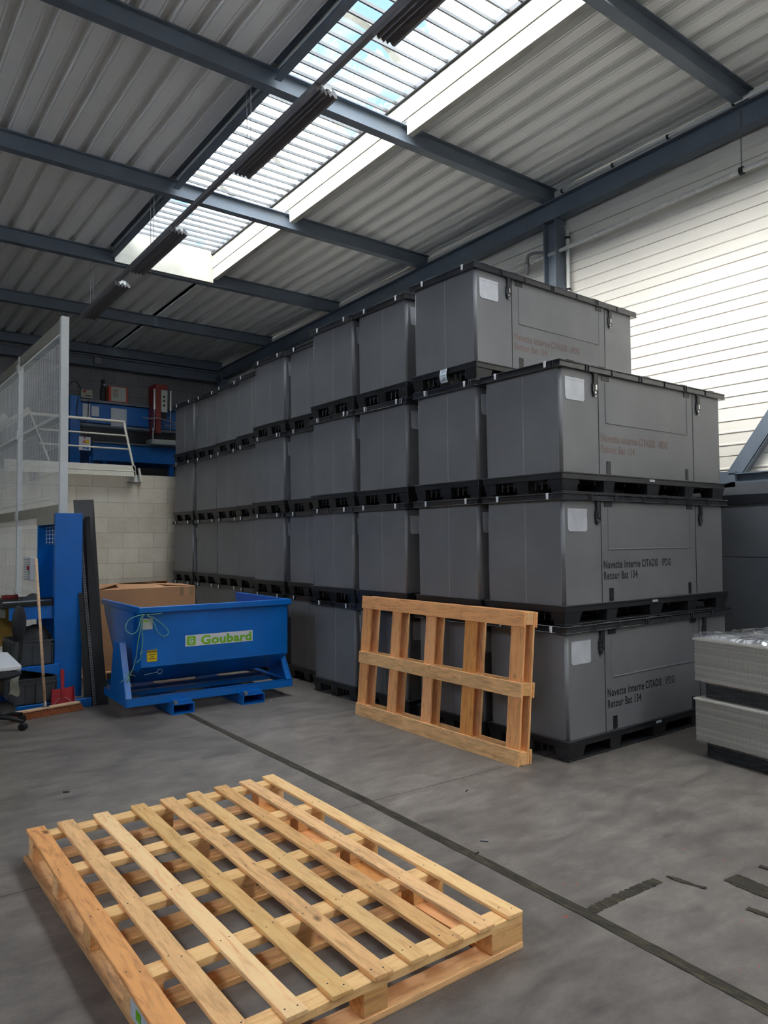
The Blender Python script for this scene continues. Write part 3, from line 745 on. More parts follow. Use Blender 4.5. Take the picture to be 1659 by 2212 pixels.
for s0, s1 in ((0.393, 0.603), (1.092, 1.322)):
    m = MB(); y0, y1 = -0.10, 1.2
    m.box(s0, s1, y0, y1, 0.0, 0.010).box(s0, s1, y0, y1, 0.085, 0.095).box(s0, s0+0.01, y0, y1, 0.01, 0.085).box(s1-0.01, s1, y0, y1, 0.01, 0.085).box(s0+0.02, s1-0.02, y0+0.02, 0.0, 0.095, 0.12)
    p_ = B('fork_pocket', m, M_BLUE, hop); B('pin', MB().tube([(s0+0.03, y0+0.03, 0.11), (s0+0.03, y0-0.01, 0.115)], 0.02, 10), M_STEEL, p_)
for x, s in ((0.0, 1), (L-0.012, -1)):
    m = MB(); mt = Matrix.Translation((x, 0, 0)) @ Matrix(((0, 0, 1, 0), (1, 0, 0, 0), (0, 1, 0, 0), (0, 0, 0, 1)))
    top = 0.66 if x == 0.0 else 0.47
    m.prism([(0.01, 0.172), (0.22, top), (0.42, top), (0.55, 0.172)], 0.012, mt)
    m.bar((x+0.03*s, 0.012, 0.172), (x+0.03*s, 0.225, top), 0.05, 0.012)
    B('gusset', m, M_BLUE, hop, bevel=0.001)
X0, X1 = 0.135, 1.625
prof = [(0.0, 0.985), (-0.005, 0.447), (0.30, 0.27), (0.72, 0.27), (1.28, 0.86)]
m = MB()
def shell(pr, th):
    for (a, b) in zip(pr, pr[1:]):
        A, Bp = V((0, a[0], a[1])), V((0, b[0], b[1])); n_ = V((0, -(Bp.z-A.z), Bp.y-A.y)).normalized()*th
        q = [m.bm.verts.new(V((x, p.y, p.z))+k) for x in (X0, X1) for p in (A, Bp) for k in (V((0, 0, 0)), n_)]
        for f in ((0, 2, 6, 4), (1, 5, 7, 3), (0, 1, 3, 2), (4, 6, 7, 5), (0, 4, 5, 1), (2, 3, 7, 6)): m.bm.faces.new([q[i] for i in f])
shell(prof, 0.006)
mt = lambda x: Matrix.Translation((x, 0, 0)) @ Matrix(((0, 0, 1, 0), (1, 0, 0, 0), (0, 1, 0, 0), (0, 0, 0, 1)))
side = [(0.0, 0.985), (0.0, 0.447), (0.30, 0.27), (0.72, 0.27), (1.28, 0.86), (1.31, 0.985)]
for x in (X0-0.004, X1-0.002): m.prism(side, 0.006, mt(x))
B('skip_body', m, M_BLUE, hop, bevel=0.0015)
m = MB(); m.box(X0-0.03, X1+0.035, -0.035, 0.008, 0.945, 1.0).box(X0-0.032, X0+0.006, 0, 1.31, 0.945, 1.0).box(X1-0.004, X1+0.035, 0, 1.31, 0.945, 1.0)
B('rim', m, M_BLUE, hop, bevel=0.004)
m = MB(); m.box(X0-0.03, X0, 0.14, 0.19, 0.40, 0.945).box(X1, X1+0.03, 0.14, 0.19, 0.40, 0.945); B('stiffener', m, M_BLUE, hop, bevel=0.002)
# sticker with lettering
sg = B('sign_sticker', MB().prism([(0, 0), (0.69, 0.0), (0.69, 0.106), (0, 0.106)], 0.002, vface(0.547, -0.004, 0.604)), M_SIGNW, hop); sg['label'] = 'white sticker with green lettering'
put('sign_lettering', fitted('Goubard', 0.525, 0.083, 0.0036, 1.04), M_GREEN, sg, mw=vface(0.700, -0.0068, 0.616))
pts = []; r = 0.014; w = 0.086
for (cx_, cy_, a0) in ((w-r, w-r, 0), (r, w-r, PI/2), (r, r, PI), (w-r, r, 1.5*PI)):
    for k in range(5): a = a0+k*PI/8; pts.append((cx_+r*math.cos(a), cy_+r*math.sin(a)))
B('sign_icon', MB().prism(pts, 0.0012, vface(0.562, -0.0065, 0.614)), M_GREEN, sg)
put('icon_letter', textmesh('G', 0.06, 1.0, 0.002), M_SIGNW, sg, mw=vface(0.583, -0.0085, 0.642))
B('icon_bar', MB().box(0.588, 0.622, -0.0086, -0.0080, 0.629, 0.634), M_SIGNW, sg)
yl = B('warning_sticker', MB().box(0.165+0.02, 0.268+0.01, -0.0085, -0.005, 0.497, 0.605), M_YEL, hop); yl['label'] = 'yellow and black warning sticker'
B('warning_header', MB().box(0.188, 0.275, -0.0100, -0.0085, 0.580, 0.602), M_INK, yl)
put('warning_text', textmesh('ATTENTION', 0.019, 0.78, 0.0004), M_YEL, yl, mw=vface(0.192, -0.0105, 0.585))
for z_, a_, b_ in ((0.556, 0.20, 0.264), (0.538, 0.215, 0.25), (0.520, 0.20, 0.262)): B('warning_line', MB().box(a_, b_, -0.0092, -0.0085, z_, z_+0.006), M_INK, yl)
pl = B('maker_sticker', MB().box(0.07, 0.16, -0.009, -0.006, 0.80, 0.90), M_PANEL, hop); pl['label'] = 'small pale green and white sticker'; pl.location = (0.0, 0.0, 0.0)
pl.location = (0.075, 0, -0.005)
B('sticker_band', MB().box(0.075, 0.12, -0.010, -0.009, 0.868, 0.885), M_GREEN, pl)
B('ring_handle', MB().tube([(0.30+0.022*math.cos(a), -0.02, 0.40+0.022*math.sin(a)) for a in [2*PI*k/16 for k in range(16)]], 0.004, 6, closed=True).bar((0.16, -0.02, 0.385), (0.28, -0.02, 0.398), 0.006, 0.006), M_STEEL, hop)
# rope (hangs on the hopper)
def spl(pts, n=10):
    pts = [V(p) for p in pts]; out = []
    for i in range(len(pts)-1):
        p0 = pts[max(i-1, 0)]; p1_ = pts[i]; p2_ = pts[i+1]; p3 = pts[min(i+2, len(pts)-1)]
        for k in range(n):
            t = k/n; out.append(0.5*((2*p1_)+(p2_-p0)*t+(2*p0-5*p1_+4*p2_-p3)*t*t+(3*p1_-p0-3*p2_+p3)*t*t*t))
    out.append(pts[-1]); return out
rope = empty('rope', (ha.x, ha.y, 0), math.atan2(hd.y, hd.x), 'thin green rope looped and knotted on the left corner of the blue hopper', 'rope')
def hs(u, v):    # crop-measured point on the hopper front face
    r_ = ray(u, v); nn = V((-hd.y, hd.x, 0)); q = CAM+r_*((ha-CAM).dot(nn)/r_.dot(nn)); return (max((q-ha).dot(hd), -0.05), -0.03, q.z)
K = 230/1496.0
def hc(x, y): return hs(200+x*K, 1220+y*K)
for nm, pp in (('rope_loop', [(720, 695), (620, 715), (500, 770), (450, 860), (470, 930), (540, 970), (600, 940), (640, 860), (660, 760), (700, 700)]),
               ('rope_loop', [(750, 710), (840, 740), (960, 830), (1050, 930), (1020, 990), (960, 995), (890, 930), (850, 820), (800, 740), (750, 715)]),
               ('rope_end', [(740, 700), (860, 690), (930, 685), (965, 670)]),
               ('rope_end', [(710, 700), (670, 780), (680, 900), (690, 1000), (688, 1120), (668, 1235), (665, 1290), (640, 1340), (600, 1370)]),
               ('rope_end', [(690, 720), (660, 900), (625, 1080), (610, 1200), (590, 1330), (560, 1440), (530, 1500), (490, 1560)])):
    B(nm, MB().tube(spl([hc(*p) for p in pp]), 0.0042, 6), M_ROPE, rope, smooth=True)
m = MB()
for k in range(16):
    a = random.uniform(0, 2*PI); c_ = V(hc(490, 1560)); ln = random.uniform(0.03, 0.085)
    m.tube(spl([c_, c_+V((math.cos(a)*ln*0.6, random.uniform(-0.03, 0.0), math.sin(a)*ln*0.5)), c_+V((math.cos(a)*ln*1.3, random.uniform(-0.03, 0.0), math.sin(a)*ln*0.9-0.02))], 4), 0.0022, 5)
m.tube(spl([V(hc(668, 1235))+V((0.012*math.cos(a), -0.006, 0.012*math.sin(a*1.5))) for a in range(8)], 4), 0.004, 6)
B('rope_knot', m, M_ROPE, rope)

# cardboard box on a pallet behind the hopper
cbx = empty('cardboard_box', (-1.18, 5.65, 0), 0.02, 'large open brown cardboard box taller than the blue hopper before it', 'cardboard box')
w2, d2, z0_, z1_ = 0.60, 0.45, 0.14, 1.05
m = MB(); th = 0.008
m.box(-w2, w2, -d2, -d2+th, z0_, z1_).box(-w2, w2, d2-th, d2, z0_, z1_).box(-w2, -w2+th, -d2+th, d2-th, z0_, z1_).box(w2-th, w2, -d2+th, d2-th, z0_, z1_).box(-w2, w2, -d2, d2, z0_, z0_+th)
B('box_body', m, M_CARD, cbx)
for pts_ in ([(-w2, -d2, z1_), (w2, -d2, z1_), (w2-0.05, -d2+0.30, z1_+0.02), (-w2+0.03, -d2+0.36, z1_+0.055)], [(w2, -d2, z1_+.004), (w2, d2, z1_+.004), (w2-0.42, d2-0.06, z1_+0.035), (w2-0.36, -d2+0.08, z1_+0.03)],
             [(-w2, d2, z1_), (w2, d2, z1_), (w2-0.1, d2-0.30, z1_+0.05), (-w2+0.08, d2-0.26, z1_+0.03)], [(-w2, -d2, z1_), (-w2, d2, z1_), (-w2+0.3, d2-0.1, z1_+0.02), (-w2+0.32, -d2+0.1, z1_+0.07)]):
    m = MB(); q = [m.bm.verts.new(p) for p in pts_]+[m.bm.verts.new(V(p)+V((0, 0, 0.006))) for p in pts_]
    for f in ((0, 1, 2, 3), (7, 6, 5, 4), (0, 4, 5, 1), (1, 5, 6, 2), (2, 6, 7, 3), (3, 7, 4, 0)): m.bm.faces.new([q[i] for i in f])
    B('flap', m, M_CARD, cbx)
for x in (0.40, 0.53): B('tape_strip', MB().box(x, x+0.05, -d2-0.001, -d2, z1_-0.10, z1_), M_TAPE, cbx)
cp = empty('wooden_pallet', (-1.18, 5.65, 0), 0.02, 'wooden pallet carrying the large cardboard box', 'pallet')
for y in (-0.42, -0.2, 0, 0.2, 0.42): board('deck_board', cp, (0, y, 0.131), 1.2, 0.12, 0.018, W_OLD)
for x in (-0.52, 0, 0.52):
    board('stringer_board', cp, (x, 0, 0.113), 0.95, 0.10, 0.018, W_OLD, PI/2)
    for y in (-0.40, 0, 0.40): board('block', cp, (x, y, 0.061), 0.12, 0.10, 0.086, W_OLD)
    board('bottom_board', cp, (x, 0, 0.009), 0.95, 0.10, 0.018, W_OLD, PI/2)

# ------------------------------------------------------------------ stacks of fluted sheets wrapped in film
ca, cb_ = V((0.90, -0.44, 0)), V((0.806, -1.05, 0)); fdir = (cb_-ca).normalized(); inn = V((-fdir.y, fdir.x, 0))
if inn.x < 0: inn = -inn
sroot = (ca.x, ca.y); srz = math.atan2(inn.y, inn.x)
SW, SD = 1.2, 1.5      # along inn, along fdir
def sheet_me():
    m = MB(); m.box(0, SW, -SD, 0, 0, 0.0135); return m.mesh('fluted_sheet')
sm = sheet_me()
for lvl, (za, n_, lab) in enumerate(((0.118, 22, 'grey fluted plastic sheet in the lower wrapped block of sheets'), (0.552, 22, 'grey fluted plastic sheet in the upper wrapped block of sheets'))):
    for k in range(n_):
        o = put('plastic_sheet', sm, M_SHEET, None, (sroot[0]+random.uniform(-0.002, 0.002)-(0.012 if k == n_-1 else 0), sroot[1]+random.uniform(-0.002, 0.002)+(0.01 if k == n_-1 else 0), za+k*0.0140), (0, 0, srz))
        tag(o, lab, 'plastic sheet', 'fluted sheets in the %s block' % ('lower' if lvl == 0 else 'upper'))
for lvl, (za, zb, lab) in enumerate(((0.106, 0.428, 'clear stretch film around the lower block of grey sheets'), (0.54, 0.868, 'clear stretch film around the upper block of grey sheets'))):
    m = MB()
    def wr_(a, b, za=za, zb=zb):
        P_ = 2*(SW+SD); s = a*P_; e = 0.006+0.004*noise.noise(V((a*60, b*14, lvl)))
        if s < SD: q = (-e, -s)
        elif s < SD+SW: q = (s-SD, -SD-e)
        elif s < 2*SD+SW: q = (SW+e, -SD+(s-SD-SW))
        else: q = (SW-(s-2*SD-SW), e)
        return (q[0], q[1], za+(zb-za)*b)
    m.grid(120, 14, wr_); o = B('stretch_film', m, M_FILM, None, smooth=True, loc=(sroot[0], sroot[1], 0), rot=(0, 0, srz)); tag(o, lab, 'plastic film')
m = MB()
def topf(a, b):
    h = 0.012+0.045*max(0, noise.noise(V((a*4, b*5, 3))))+0.03*abs(noise.noise(V((a*14, b*16, 1))))
    return (-0.01+(SW+.02)*a, -SD*b+0.005, 0.866+h*(1 if 0 < a < 1 else 0.2))
m.grid(60, 70, topf); o = B('crumpled_film', m, M_FILMT, None, smooth=True, loc=(sroot[0], sroot[1], 0), rot=(0, 0, srz)); tag(o, 'crumpled clear plastic film covering the top of the grey sheets', 'plastic film')
def wpal(z, lab, mat, h):
    r_ = empty('wrapped_pallet', (sroot[0], sroot[1], z), srz, lab, 'pallet')
    m = MB()
    for x in (0.06, 0.55, 1.04): m.box(x, x+0.11, -SD+0.05, -0.05, h-0.02, h)
    B('deck', m, W_OLD, r_)
    for x in (0.08, 0.56, 1.03):
        for y in (-0.14, -0.75, -1.36): B('block', MB().box(x, x+0.09, y-0.05, y+0.05, 0.0, h-0.02), W_OLD, r_)
    m = MB()
    def wf(a, b):
        P_ = 2*(SW-.1+SD-.1); s = a*P_; e = 0.012*noise.noise(V((a*50, b*5, z*9)))-0.008*math.sin(b*PI); sw, sd = SW-0.1, SD-0.1
        if s < sd: q = (0.05-e, -0.05-s)
        elif s < sd+sw: q = (0.05+s-sd, -0.05-sd-e)
        elif s < 2*sd+sw: q = (0.05+sw+e, -0.05-sd+(s-sd-sw))
        else: q = (0.05+sw-(s-2*sd-sw), -0.05+e)
        return (q[0], q[1], 0.004+(h-0.008)*b)
    m.grid(140, 8, wf); B('black_wrap', m, M_FILMB, r_)
    return r_
wpal(0.0, 'pallet under the lowest wrapped sheets, skirted with shiny black film', None, 0.105)
wpal(0.4275, 'pallet between the two sheet blocks, skirted with shiny black film', None, 0.112)

# ------------------------------------------------------------------ mesh fence
fen = empty('mesh_fence', (-2.18, 0, 0), 0, 'tall pale grey welded mesh guard fence with white posts', 'fence')
for y, w in ((4.93, 0.08), (7.10, 0.06), (8.80, 0.06)):
    p_ = B('post', MB().box(-w/2, w/2, y-0.03, y+0.03, 0, 4.03), M_WHITE, fen, bevel=0.003)
    B('foot_plate', MB().box(-0.08, 0.08, y-0.08, y+0.08, 0, 0.01), M_WHITE, p_)
def vfold(z, z0, z1):
    for zc in (z0+0.06, (z0+z1)/2, z1-0.06):
        d_ = abs(z-zc)
        if d_ < 0.055: return -0.035*(1-d_/0.055)
    return 0.0
for (ya, yb) in ((4.97, 7.07), (7.13, 8.77)):
    for (za, zb) in ((0.06, 1.88), (2.02, 3.90)):
        m = MB(); y = ya+0.02
        zc = [za]
        for c_ in (za+0.06, (za+zb)/2, zb-0.06): zc += [c_-0.055, c_, c_+0.055]
        zc.append(zb); zc = sorted(set(zc))
        while y < yb:
            m.tube([(vfold(z, za, zb), y, z) for z in zc], 0.0026, 4); y += 0.05
        hz = zc[:]; step = (zb-za)/8
        hz += [za+step*k for k in (1.5, 2.7, 5.3, 6.5)]
        for z in hz: m.tube([(vfold(z, za, zb)+0.004, ya, z), (vfold(z, za, zb)+0.004, yb, z)], 0.0024, 4)
        B('mesh_panel', m, M_WHITE, fen)
    B('top_plate', MB().box(-0.012, 0.012, ya, yb, 3.90, 4.03), M_BEIGE, fen); B('mid_rail', MB().box(-0.015, 0.015, ya, yb, 1.89, 2.01), M_BEIGE, fen)
for y in (7.10, 8.80):
    for z in (0.95, 1.95, 3.0, 3.86): B('bracket', MB().box(-0.045, -0.02, y-0.045, y+0.045, z-0.06, z+0.06), M_WHITE, fen)

# tilting guard rail on the block wall
gr = empty('guard_rail', (0, 8.7, 0), 0, 'cream tilting safety gate with tubes and kick board on the block wall edge', 'railing')
for z, r_, x0, x1 in ((3.56, 0.022, -1.73, -0.31), (3.335, 0.014, -1.6, -0.26), (3.115, 0.014, -1.6, -0.205)):
    B('rail', MB().tube([(x0, 0, z), ((x0+x1)/2, 0, z), (x1, 0, z)], r_, 8), M_CREAM, gr, smooth=True)
B('end_bar', MB().bar((-0.32, 0, 3.56), (-0.12, 0, 2.66), 0.03, 0.03), M_CREAM, gr)
B('end_bar', MB().bar((-1.72, 0.0, 3.55), (-1.45, 0, 2.86), 0.02, 0.02), M_CREAM, gr)
m = MB(); m.box(-2.08, -0.125, -0.015, 0.005, 2.67, 2.85).box(-2.08, -0.13, -0.022, -0.012, 2.75, 2.765); B('kick_board', m, M_CREAM, gr, bevel=0.002)
for (a, b) in (((-1.73, 0.02, 3.62), (-2.5, 0.6, 3.02)), ((-2.05, 0.02, 3.50), (-2.8, 0.5, 2.85))): B('swing_arm', MB().bar(a, b, 0.02, 0.10), M_CREAM, gr)
for x, two in ((-0.085, True), (-1.55, False)):
    m = MB(); m.box(x-0.12, x+0.12 if two else x+0.03, 0.15, 0.195, 2.60, 2.705)
    q = B('bracket_plate', m, M_WHITE, gr)
    for dx in ((-0.045, 0.075) if two else (-0.045,)):
        B('peg', MB().tube([(x+dx-0.02, 0.10, 2.82), (x+dx+0.01, 0.08, 2.60)], 0.02, 8), M_CREAM, q)
        B('bolt', MB().tube([(x+dx+0.015, 0.07, 2.64), (x+dx+0.015, 0.15, 2.64)], 0.008, 6), M_BLACK, q)

# ------------------------------------------------------------------ blue gantry machine on the mezzanine (y ~ 11)
mc = empty('gantry_machine', (0, 11, 2.62), 0, 'long blue gantry machine with red spindle head on the mezzanine', 'machine')
def ml(z): return z-2.62
B('end_column', MB().box(-0.60, -0.42, -0.15, 0.15, ml(2.62+.0), ml(4.32)), M_BLUED, mc)
B('end_column', MB().box(2.35, 2.55, -0.15, 0.15, 0, ml(4.32)), M_BLUED, mc)
B('cross_beam', MB().box(-0.45, 2.4, -0.05, 0.18, ml(3.86), ml(4.24)), M_BLUED, mc)
for z in (4.26, 3.80): B('guide_rail', MB().box(-0.45, 2.4, -0.10, -0.04, ml(z)-0.02, ml(z)+0.02).box(-0.45, 2.4, -0.05, 0.0, ml(z)-0.035, ml(z)+0.035), M_STEEL, mc)
B('table_beam', MB().box(-0.25, 2.5, -0.35, 0.6, ml(3.12), ml(3.44)), M_BLUED, mc)
B('table_rail', MB().box(-0.25, 2.5, -0.40, -0.34, ml(3.44), ml(3.47)), M_STEEL, mc)
B('lower_beam', MB().box(0.5, 2.5, -0.45, -0.38, ml(2.72), ml(2.82)), M_BLUED, mc)
for x in (-0.28, -0.05, 1.25, 1.45): B('leg', MB().box(x, x+0.09, -0.25, -0.15, 0, ml(3.2)), M_BLUED, mc)
for (x0, x1, z0, z1) in ((-0.36, -0.22, 3.93, 4.20), (-0.20, -0.06, 3.98, 4.17), (0.16, 0.46, 3.80, 4.17)): B('paper_sheet', MB().box(x0, x1, -0.075, -0.070, ml(z0), ml(z1)), M_PAPER, mc)
hd_ = B('spindle_head', MB().box(0.90, 1.0, -0.45, -0.05, ml(3.70), ml(4.66)), M_DKRED, mc)
B('head_cover', MB().box(1.0, 1.13, -0.44, -0.08, ml(4.12), ml(4.66)), M_DKRED, hd_)
B('head_panel', MB().box(1.005, 1.125, -0.452, -0.44, ml(4.12), ml(4.55)), M_PANEL, hd_)
m = MB()
for z in (4.42, 4.34, 4.25): m.tube([(1.06, -0.46, ml(z)), (1.06, -0.452, ml(z))], 0.022, 10)
B('head_knob', m, M_BLACK, hd_)
B('head_foot', MB().box(0.98, 1.12, -0.42, -0.10, ml(4.0), ml(4.12)), M_BLACK, hd_)
for x in (0.88, 1.20):
    q = B('air_cylinder', MB().tube([(x, -0.42, ml(4.16)), (x, -0.42, ml(4.56))], 0.028, 10), M_CHROME, mc, smooth=False); B('piston_rod', MB().tube([(x, -0.42, ml(3.75)), (x, -0.42, ml(4.16))], 0.009, 8), M_CHROME, q)
B('hose_ring', MB().tube(spl([(0.62, -0.5, ml(3.98)), (0.72, -0.55, ml(3.95)), (0.9, -0.55, ml(3.97)), (1.2, -0.5, ml(3.93)), (1.38, -0.4, ml(3.9)), (1.25, -0.35, ml(3.87)), (1.1, -0.35, ml(3.88))], 6), 0.012, 8), M_LAMP, mc)
B('tray_guard', MB().box(0.76, 1.3, -0.6, -0.3, ml(3.47), ml(3.56)).box(0.78, 0.80, -0.6, -0.59, ml(3.5), ml(3.78)).box(1.26, 1.28, -0.6, -0.59, ml(3.5), ml(3.72)), M_PANEL, mc)
cbx2 = empty('control_box', (0, 11, 0), 0, 'orange framed control box on top of the blue gantry beam', 'control box')
B('housing', MB().box(0.13, 0.49, -0.05, 0.2, 4.29, 4.60), M_ORANGE, cbx2, bevel=0.01); B('front_panel', MB().box(0.17, 0.45, -0.06, -0.05, 4.31, 4.585), M_PANEL, cbx2)
B('display', MB().box(0.20, 0.30, -0.065, -0.06, 4.38, 4.54), M_BEIGE, cbx2)
cb3 = empty('button_box', (0, 11, 0), 0, 'small cream control box with push buttons on the blue gantry', 'control box')
B('housing', MB().box(-0.40, -0.19, -0.12, 0.1, 4.30, 4.46), M_BEIGE, cb3, bevel=0.008)
B('emergency_button', MB().tube([(-0.345, -0.16, 4.42), (-0.345, -0.12, 4.42)], 0.028, 10), M_RED, cb3)
for x in (-0.31, -0.27, -0.23): B('button', MB().tube([(x, -0.14, 4.34), (x, -0.12, 4.34)], 0.012, 8), M_BLACK, cb3)
ar = empty('air_regulator', (0, 11, 0), 0, 'black air regulator bottle beside the orange control box', 'regulator'); B('bowl', MB().tube([(0.03, 0, 4.27), (0.03, 0, 4.5), (0.03, 0, 4.62), (0.03, 0, 4.70)], [0.055, 0.055, 0.035, 0.03], 10), M_BLACK, ar); B('gauge', MB().tube([(0.04, -0.06, 4.60), (0.04, -0.03, 4.60)], 0.022, 10), M_CHROME, ar)
cm = MB(); cm.tube(spl([(-0.45, 10.85, 4.3), (-0.5, 10.8, 4.0), (-0.42, 10.8, 3.85), (-0.3, 10.82, 3.9), (-0.28, 10.85, 4.25)], 6), 0.008, 5).tube(spl([(-0.4, 10.9, 4.46), (-0.5, 10.9, 4.6), (-0.6, 11.0, 4.5), (-0.62, 11, 4.2)], 6), 0.008, 5)
tag(B('cable', cm, M_BLACK), 'black cable drooping over the left end of the blue gantry', 'cable')
sb = empty('safety_sign', (0, 10.2, 0), 0, 'white pictogram safety sign hanging behind the cream guard rail', 'sign')
p_ = on(183, 958, 1, 10.2); w_ = 0.10; h_ = 0.16
sb.location = (p_.x, 10.2, p_.z)
B('sign_plate', MB().box(-w_, w_, 0, 0.006, -h_*0.75, h_*0.75), M_SIGNW, sb, bevel=0.012)
for (dx, dz, mt_, s_) in ((-0.01, 0.03, M_ORANGE, 0.018), (0.045, 0.03, M_YEL, 0.028), (-0.015, -0.07, M_BLUED, 0.02), (0.045, -0.07, M_BLUED, 0.026), (0.0, 0.10, M_RED, 0.012)): B('pictogram', MB().box(dx-s_, dx+s_, -0.003, 0, dz-s_*1.2, dz+s_*1.2), mt_, sb)
B('hanger', MB().tube([(0, 0.01, h_*0.7), (0, 0.25, 0.35)], 0.004, 5), M_BLACK, sb)
m = MB(); m.grid(40, 8, lambda a, b: (-1.15+1.05*a, 8.93+0.14*b, 2.722+0.06*math.sin(b*PI)*(0.4+abs(noise.noise(V((a*6, b*2, 0))))*1.4)*(math.sin(a*PI)**0.4)))
tag(B('plastic_bag', m, M_RAG, smooth=True), 'crumpled grey plastic lying on top of the block wall', 'plastic sheet')
p_ = on(328, 1002, 1, 10.5); sbx = empty('parts_box', (p_.x, 10.5, 2.62), 0, 'small grey-green box on the mezzanine floor beneath the gantry', 'box'); B('body', MB().box(-0.09, 0.09, -0.08, 0.08, 0, 0.16), M_CRATE, sbx); B('contents', MB().box(-0.06, 0.07, -0.085, 0.06, 0.02, 0.08), M_CARD, sbx)

# wall pipe, conduit, cable duct on back wall
wp = empty('wall_pipe', (0, 0, 0), 0, 'pale wrapped pipe running along the clad wall with a tap at its end', 'pipe')
B('pipe_run', MB().tube([(3.06, -8, 5.45), (3.06, -2, 5.34), (3.06, 0.18, 5.28), (3.06, 2.8, 5.19), (3.06, 5.0, 5.12)], 0.024, 10), M_PIPE, wp, smooth=True)
B('elbow', MB().tube(spl([(3.06, 2.70, 5.25), (3.0, 2.86, 5.27), (2.98, 2.93, 5.24), (2.98, 2.95, 5.12)], 6), 0.022, 8).tube([(2.98, 2.95, 5.16), (2.98, 2.95, 5.02)], [0.035, 0.02], 8), M_LAMP, wp, smooth=True)
hgr = empty('pipe_hanger', (3.06, 0.18, 5.28), 0, 'thin steel rod holding the wall pipe below the roof beam', 'pipe hanger'); B('rod', MB().tube([(0, 0, 0.02), (0, 0, 0.62)], 0.006, 6), M_LAMP, hgr); B('clamp', MB().tube([(0, -0.02, 0), (0, 0.02, 0)], 0.04, 10), M_BLACK, hgr)
cd = empty('conduit', (0, 0, 0), 0, 'white plastic conduit clipped above the rafter on the clad wall', 'conduit')
B('tube', MB().tube([(2.97, 2.42, zu(2.42)+0.015), (2.97, -8, zu(-8)+0.015)], 0.02, 8), M_WHITE, cd, smooth=True)
for y in (2.35, 1.62, 0.92, 0.2, -0.5, -1.2): B('clip', MB().tube([(2.97, y-0.012, zu(y)+0.015), (2.97, y+0.012, zu(y)+0.015)], 0.028, 8), M_BLACK, cd)
dp = empty('drain_pipe', (0, 0, 0), 0, 'white vertical cable pipe beside the steel wall column', 'pipe'); B('tube', MB().tube([(3.12, 2.40, 2.16), (3.12, 2.40, 5.45)], 0.022, 8), M_WHITE, dp, smooth=True)
for z in (3.9, 4.7, 5.35): B('clip', MB().tube([(3.12, 2.40, z-.012), (3.12, 2.40, z+.012)], 0.03, 8), M_BLACK, dp)
jb = empty('junction_box', (0.30, 12.265, 5.36), 0, 'small grey junction box on the back roof beam', 'junction box'); B('housing', MB().box(-0.08, 0.08, -0.04, 0.02, -0.07, 0.07), M_LAMP, jb, bevel=0.01); B('cable', MB().tube([(-2.5, 0.0, 0.09), (-0.1, 0, 0.05)], 0.012, 6), M_LAMP, jb)
struct(B('trim_1', MB().box(0.52, 0.56, YB-0.03, YB, 2.62, 5.2), M_LAMP))

# ------------------------------------------------------------------ strip lights on a hanging track
LX_ = -1.13
def lz(y): return 5.24-SL*(y-0.5)
tr = empty('lighting_track', (0, 0, 0), 0, 'dark hanging track carrying the strip lights under the rooflight', 'lighting track')
B('track', MB().bar((LX_, -6.0, lz(-6)+0.04), (LX_, 8.15, lz(8.15)+0.04), 0.045, 0.05), M_LAMP, tr)
for y in (-4.85, -2.35, 0.15, 2.65, 5.14, 7.6): B('suspension_wire', MB().tube([(LX_, y, lz(y)+0.06), (LX_, y, zu(y))], 0.003, 5), M_LAMP, tr)
def lamp(y0, y1):
    r_ = empty('strip_light', (LX_+0.05, y0, lz(y0)), 0); r_.rotation_euler = (-math.atan(SL), 0, 0); Ln = y1-y0
    m = MB(); pr = [(-0.10, 0.03), (-0.10, -0.02), (-0.08, -0.045), (-0.06, -0.02), (-0.04, -0.05), (-0.02, -0.02), (0.0, -0.055), (0.02, -0.02), (0.04, -0.05), (0.06, -0.02), (0.085, -0.045), (0.11, -0.04), (0.10, 0.0), (0.06, 0.03)]
    mt_ = Matrix(((1, 0, 0, 0), (0, 0, 1, 0), (0, 1, 0, 0), (0, 0, 0, 1)))
    m.prism(pr, Ln, mt_); B('housing', m, M_LAMP, r_)
    for x in (-0.03, 0.025): B('tube', MB().tube([(x, -0.03, -0.012), (x, 0.02, -0.012)], 0.014, 10), M_TUBE, r_)
    B('end_cap', MB().box(-0.05, 0.045, -0.012, 0.0, 0.0, 0.035), M_WHITE, r_)
    for y in (0.12, Ln-0.12): B('hook', MB().box(-0.07, -0.065, y, y+0.02, 0.02, 0.07), M_WHITE, r_)
    yc = min((0.15, 2.65, 5.14, 7.6), key=lambda q: abs(q-(y0+y1)/2))
    if abs(yc-y0) < 3: B('suspension_chain', MB().tube([(-0.085, yc-y0, 0.02), (-0.085, yc-y0, 0.35)], 0.004, 5).tube([(-0.085, yc-y0, 0.33), (-0.085, yc-y0, zu(yc)-lz(yc)+0.004)], 0.002, 5), M_LAMP, r_)
    return r_
for (a, b, lb_) in ((-0.85, 0.70, 'unlit strip light nearest the camera, cut by the top of the view'), (1.45, 2.98, 'unlit ribbed strip light crossing the middle of the rooflight'),
                    (4.50, 5.92, 'unlit strip light at the far end of the rooflight'), (6.45, 8.05, 'unlit strip light beyond the rooflight, under the dark decking')):
    tag(lamp(a, b), lb_, 'strip light', 'hanging strip lights')

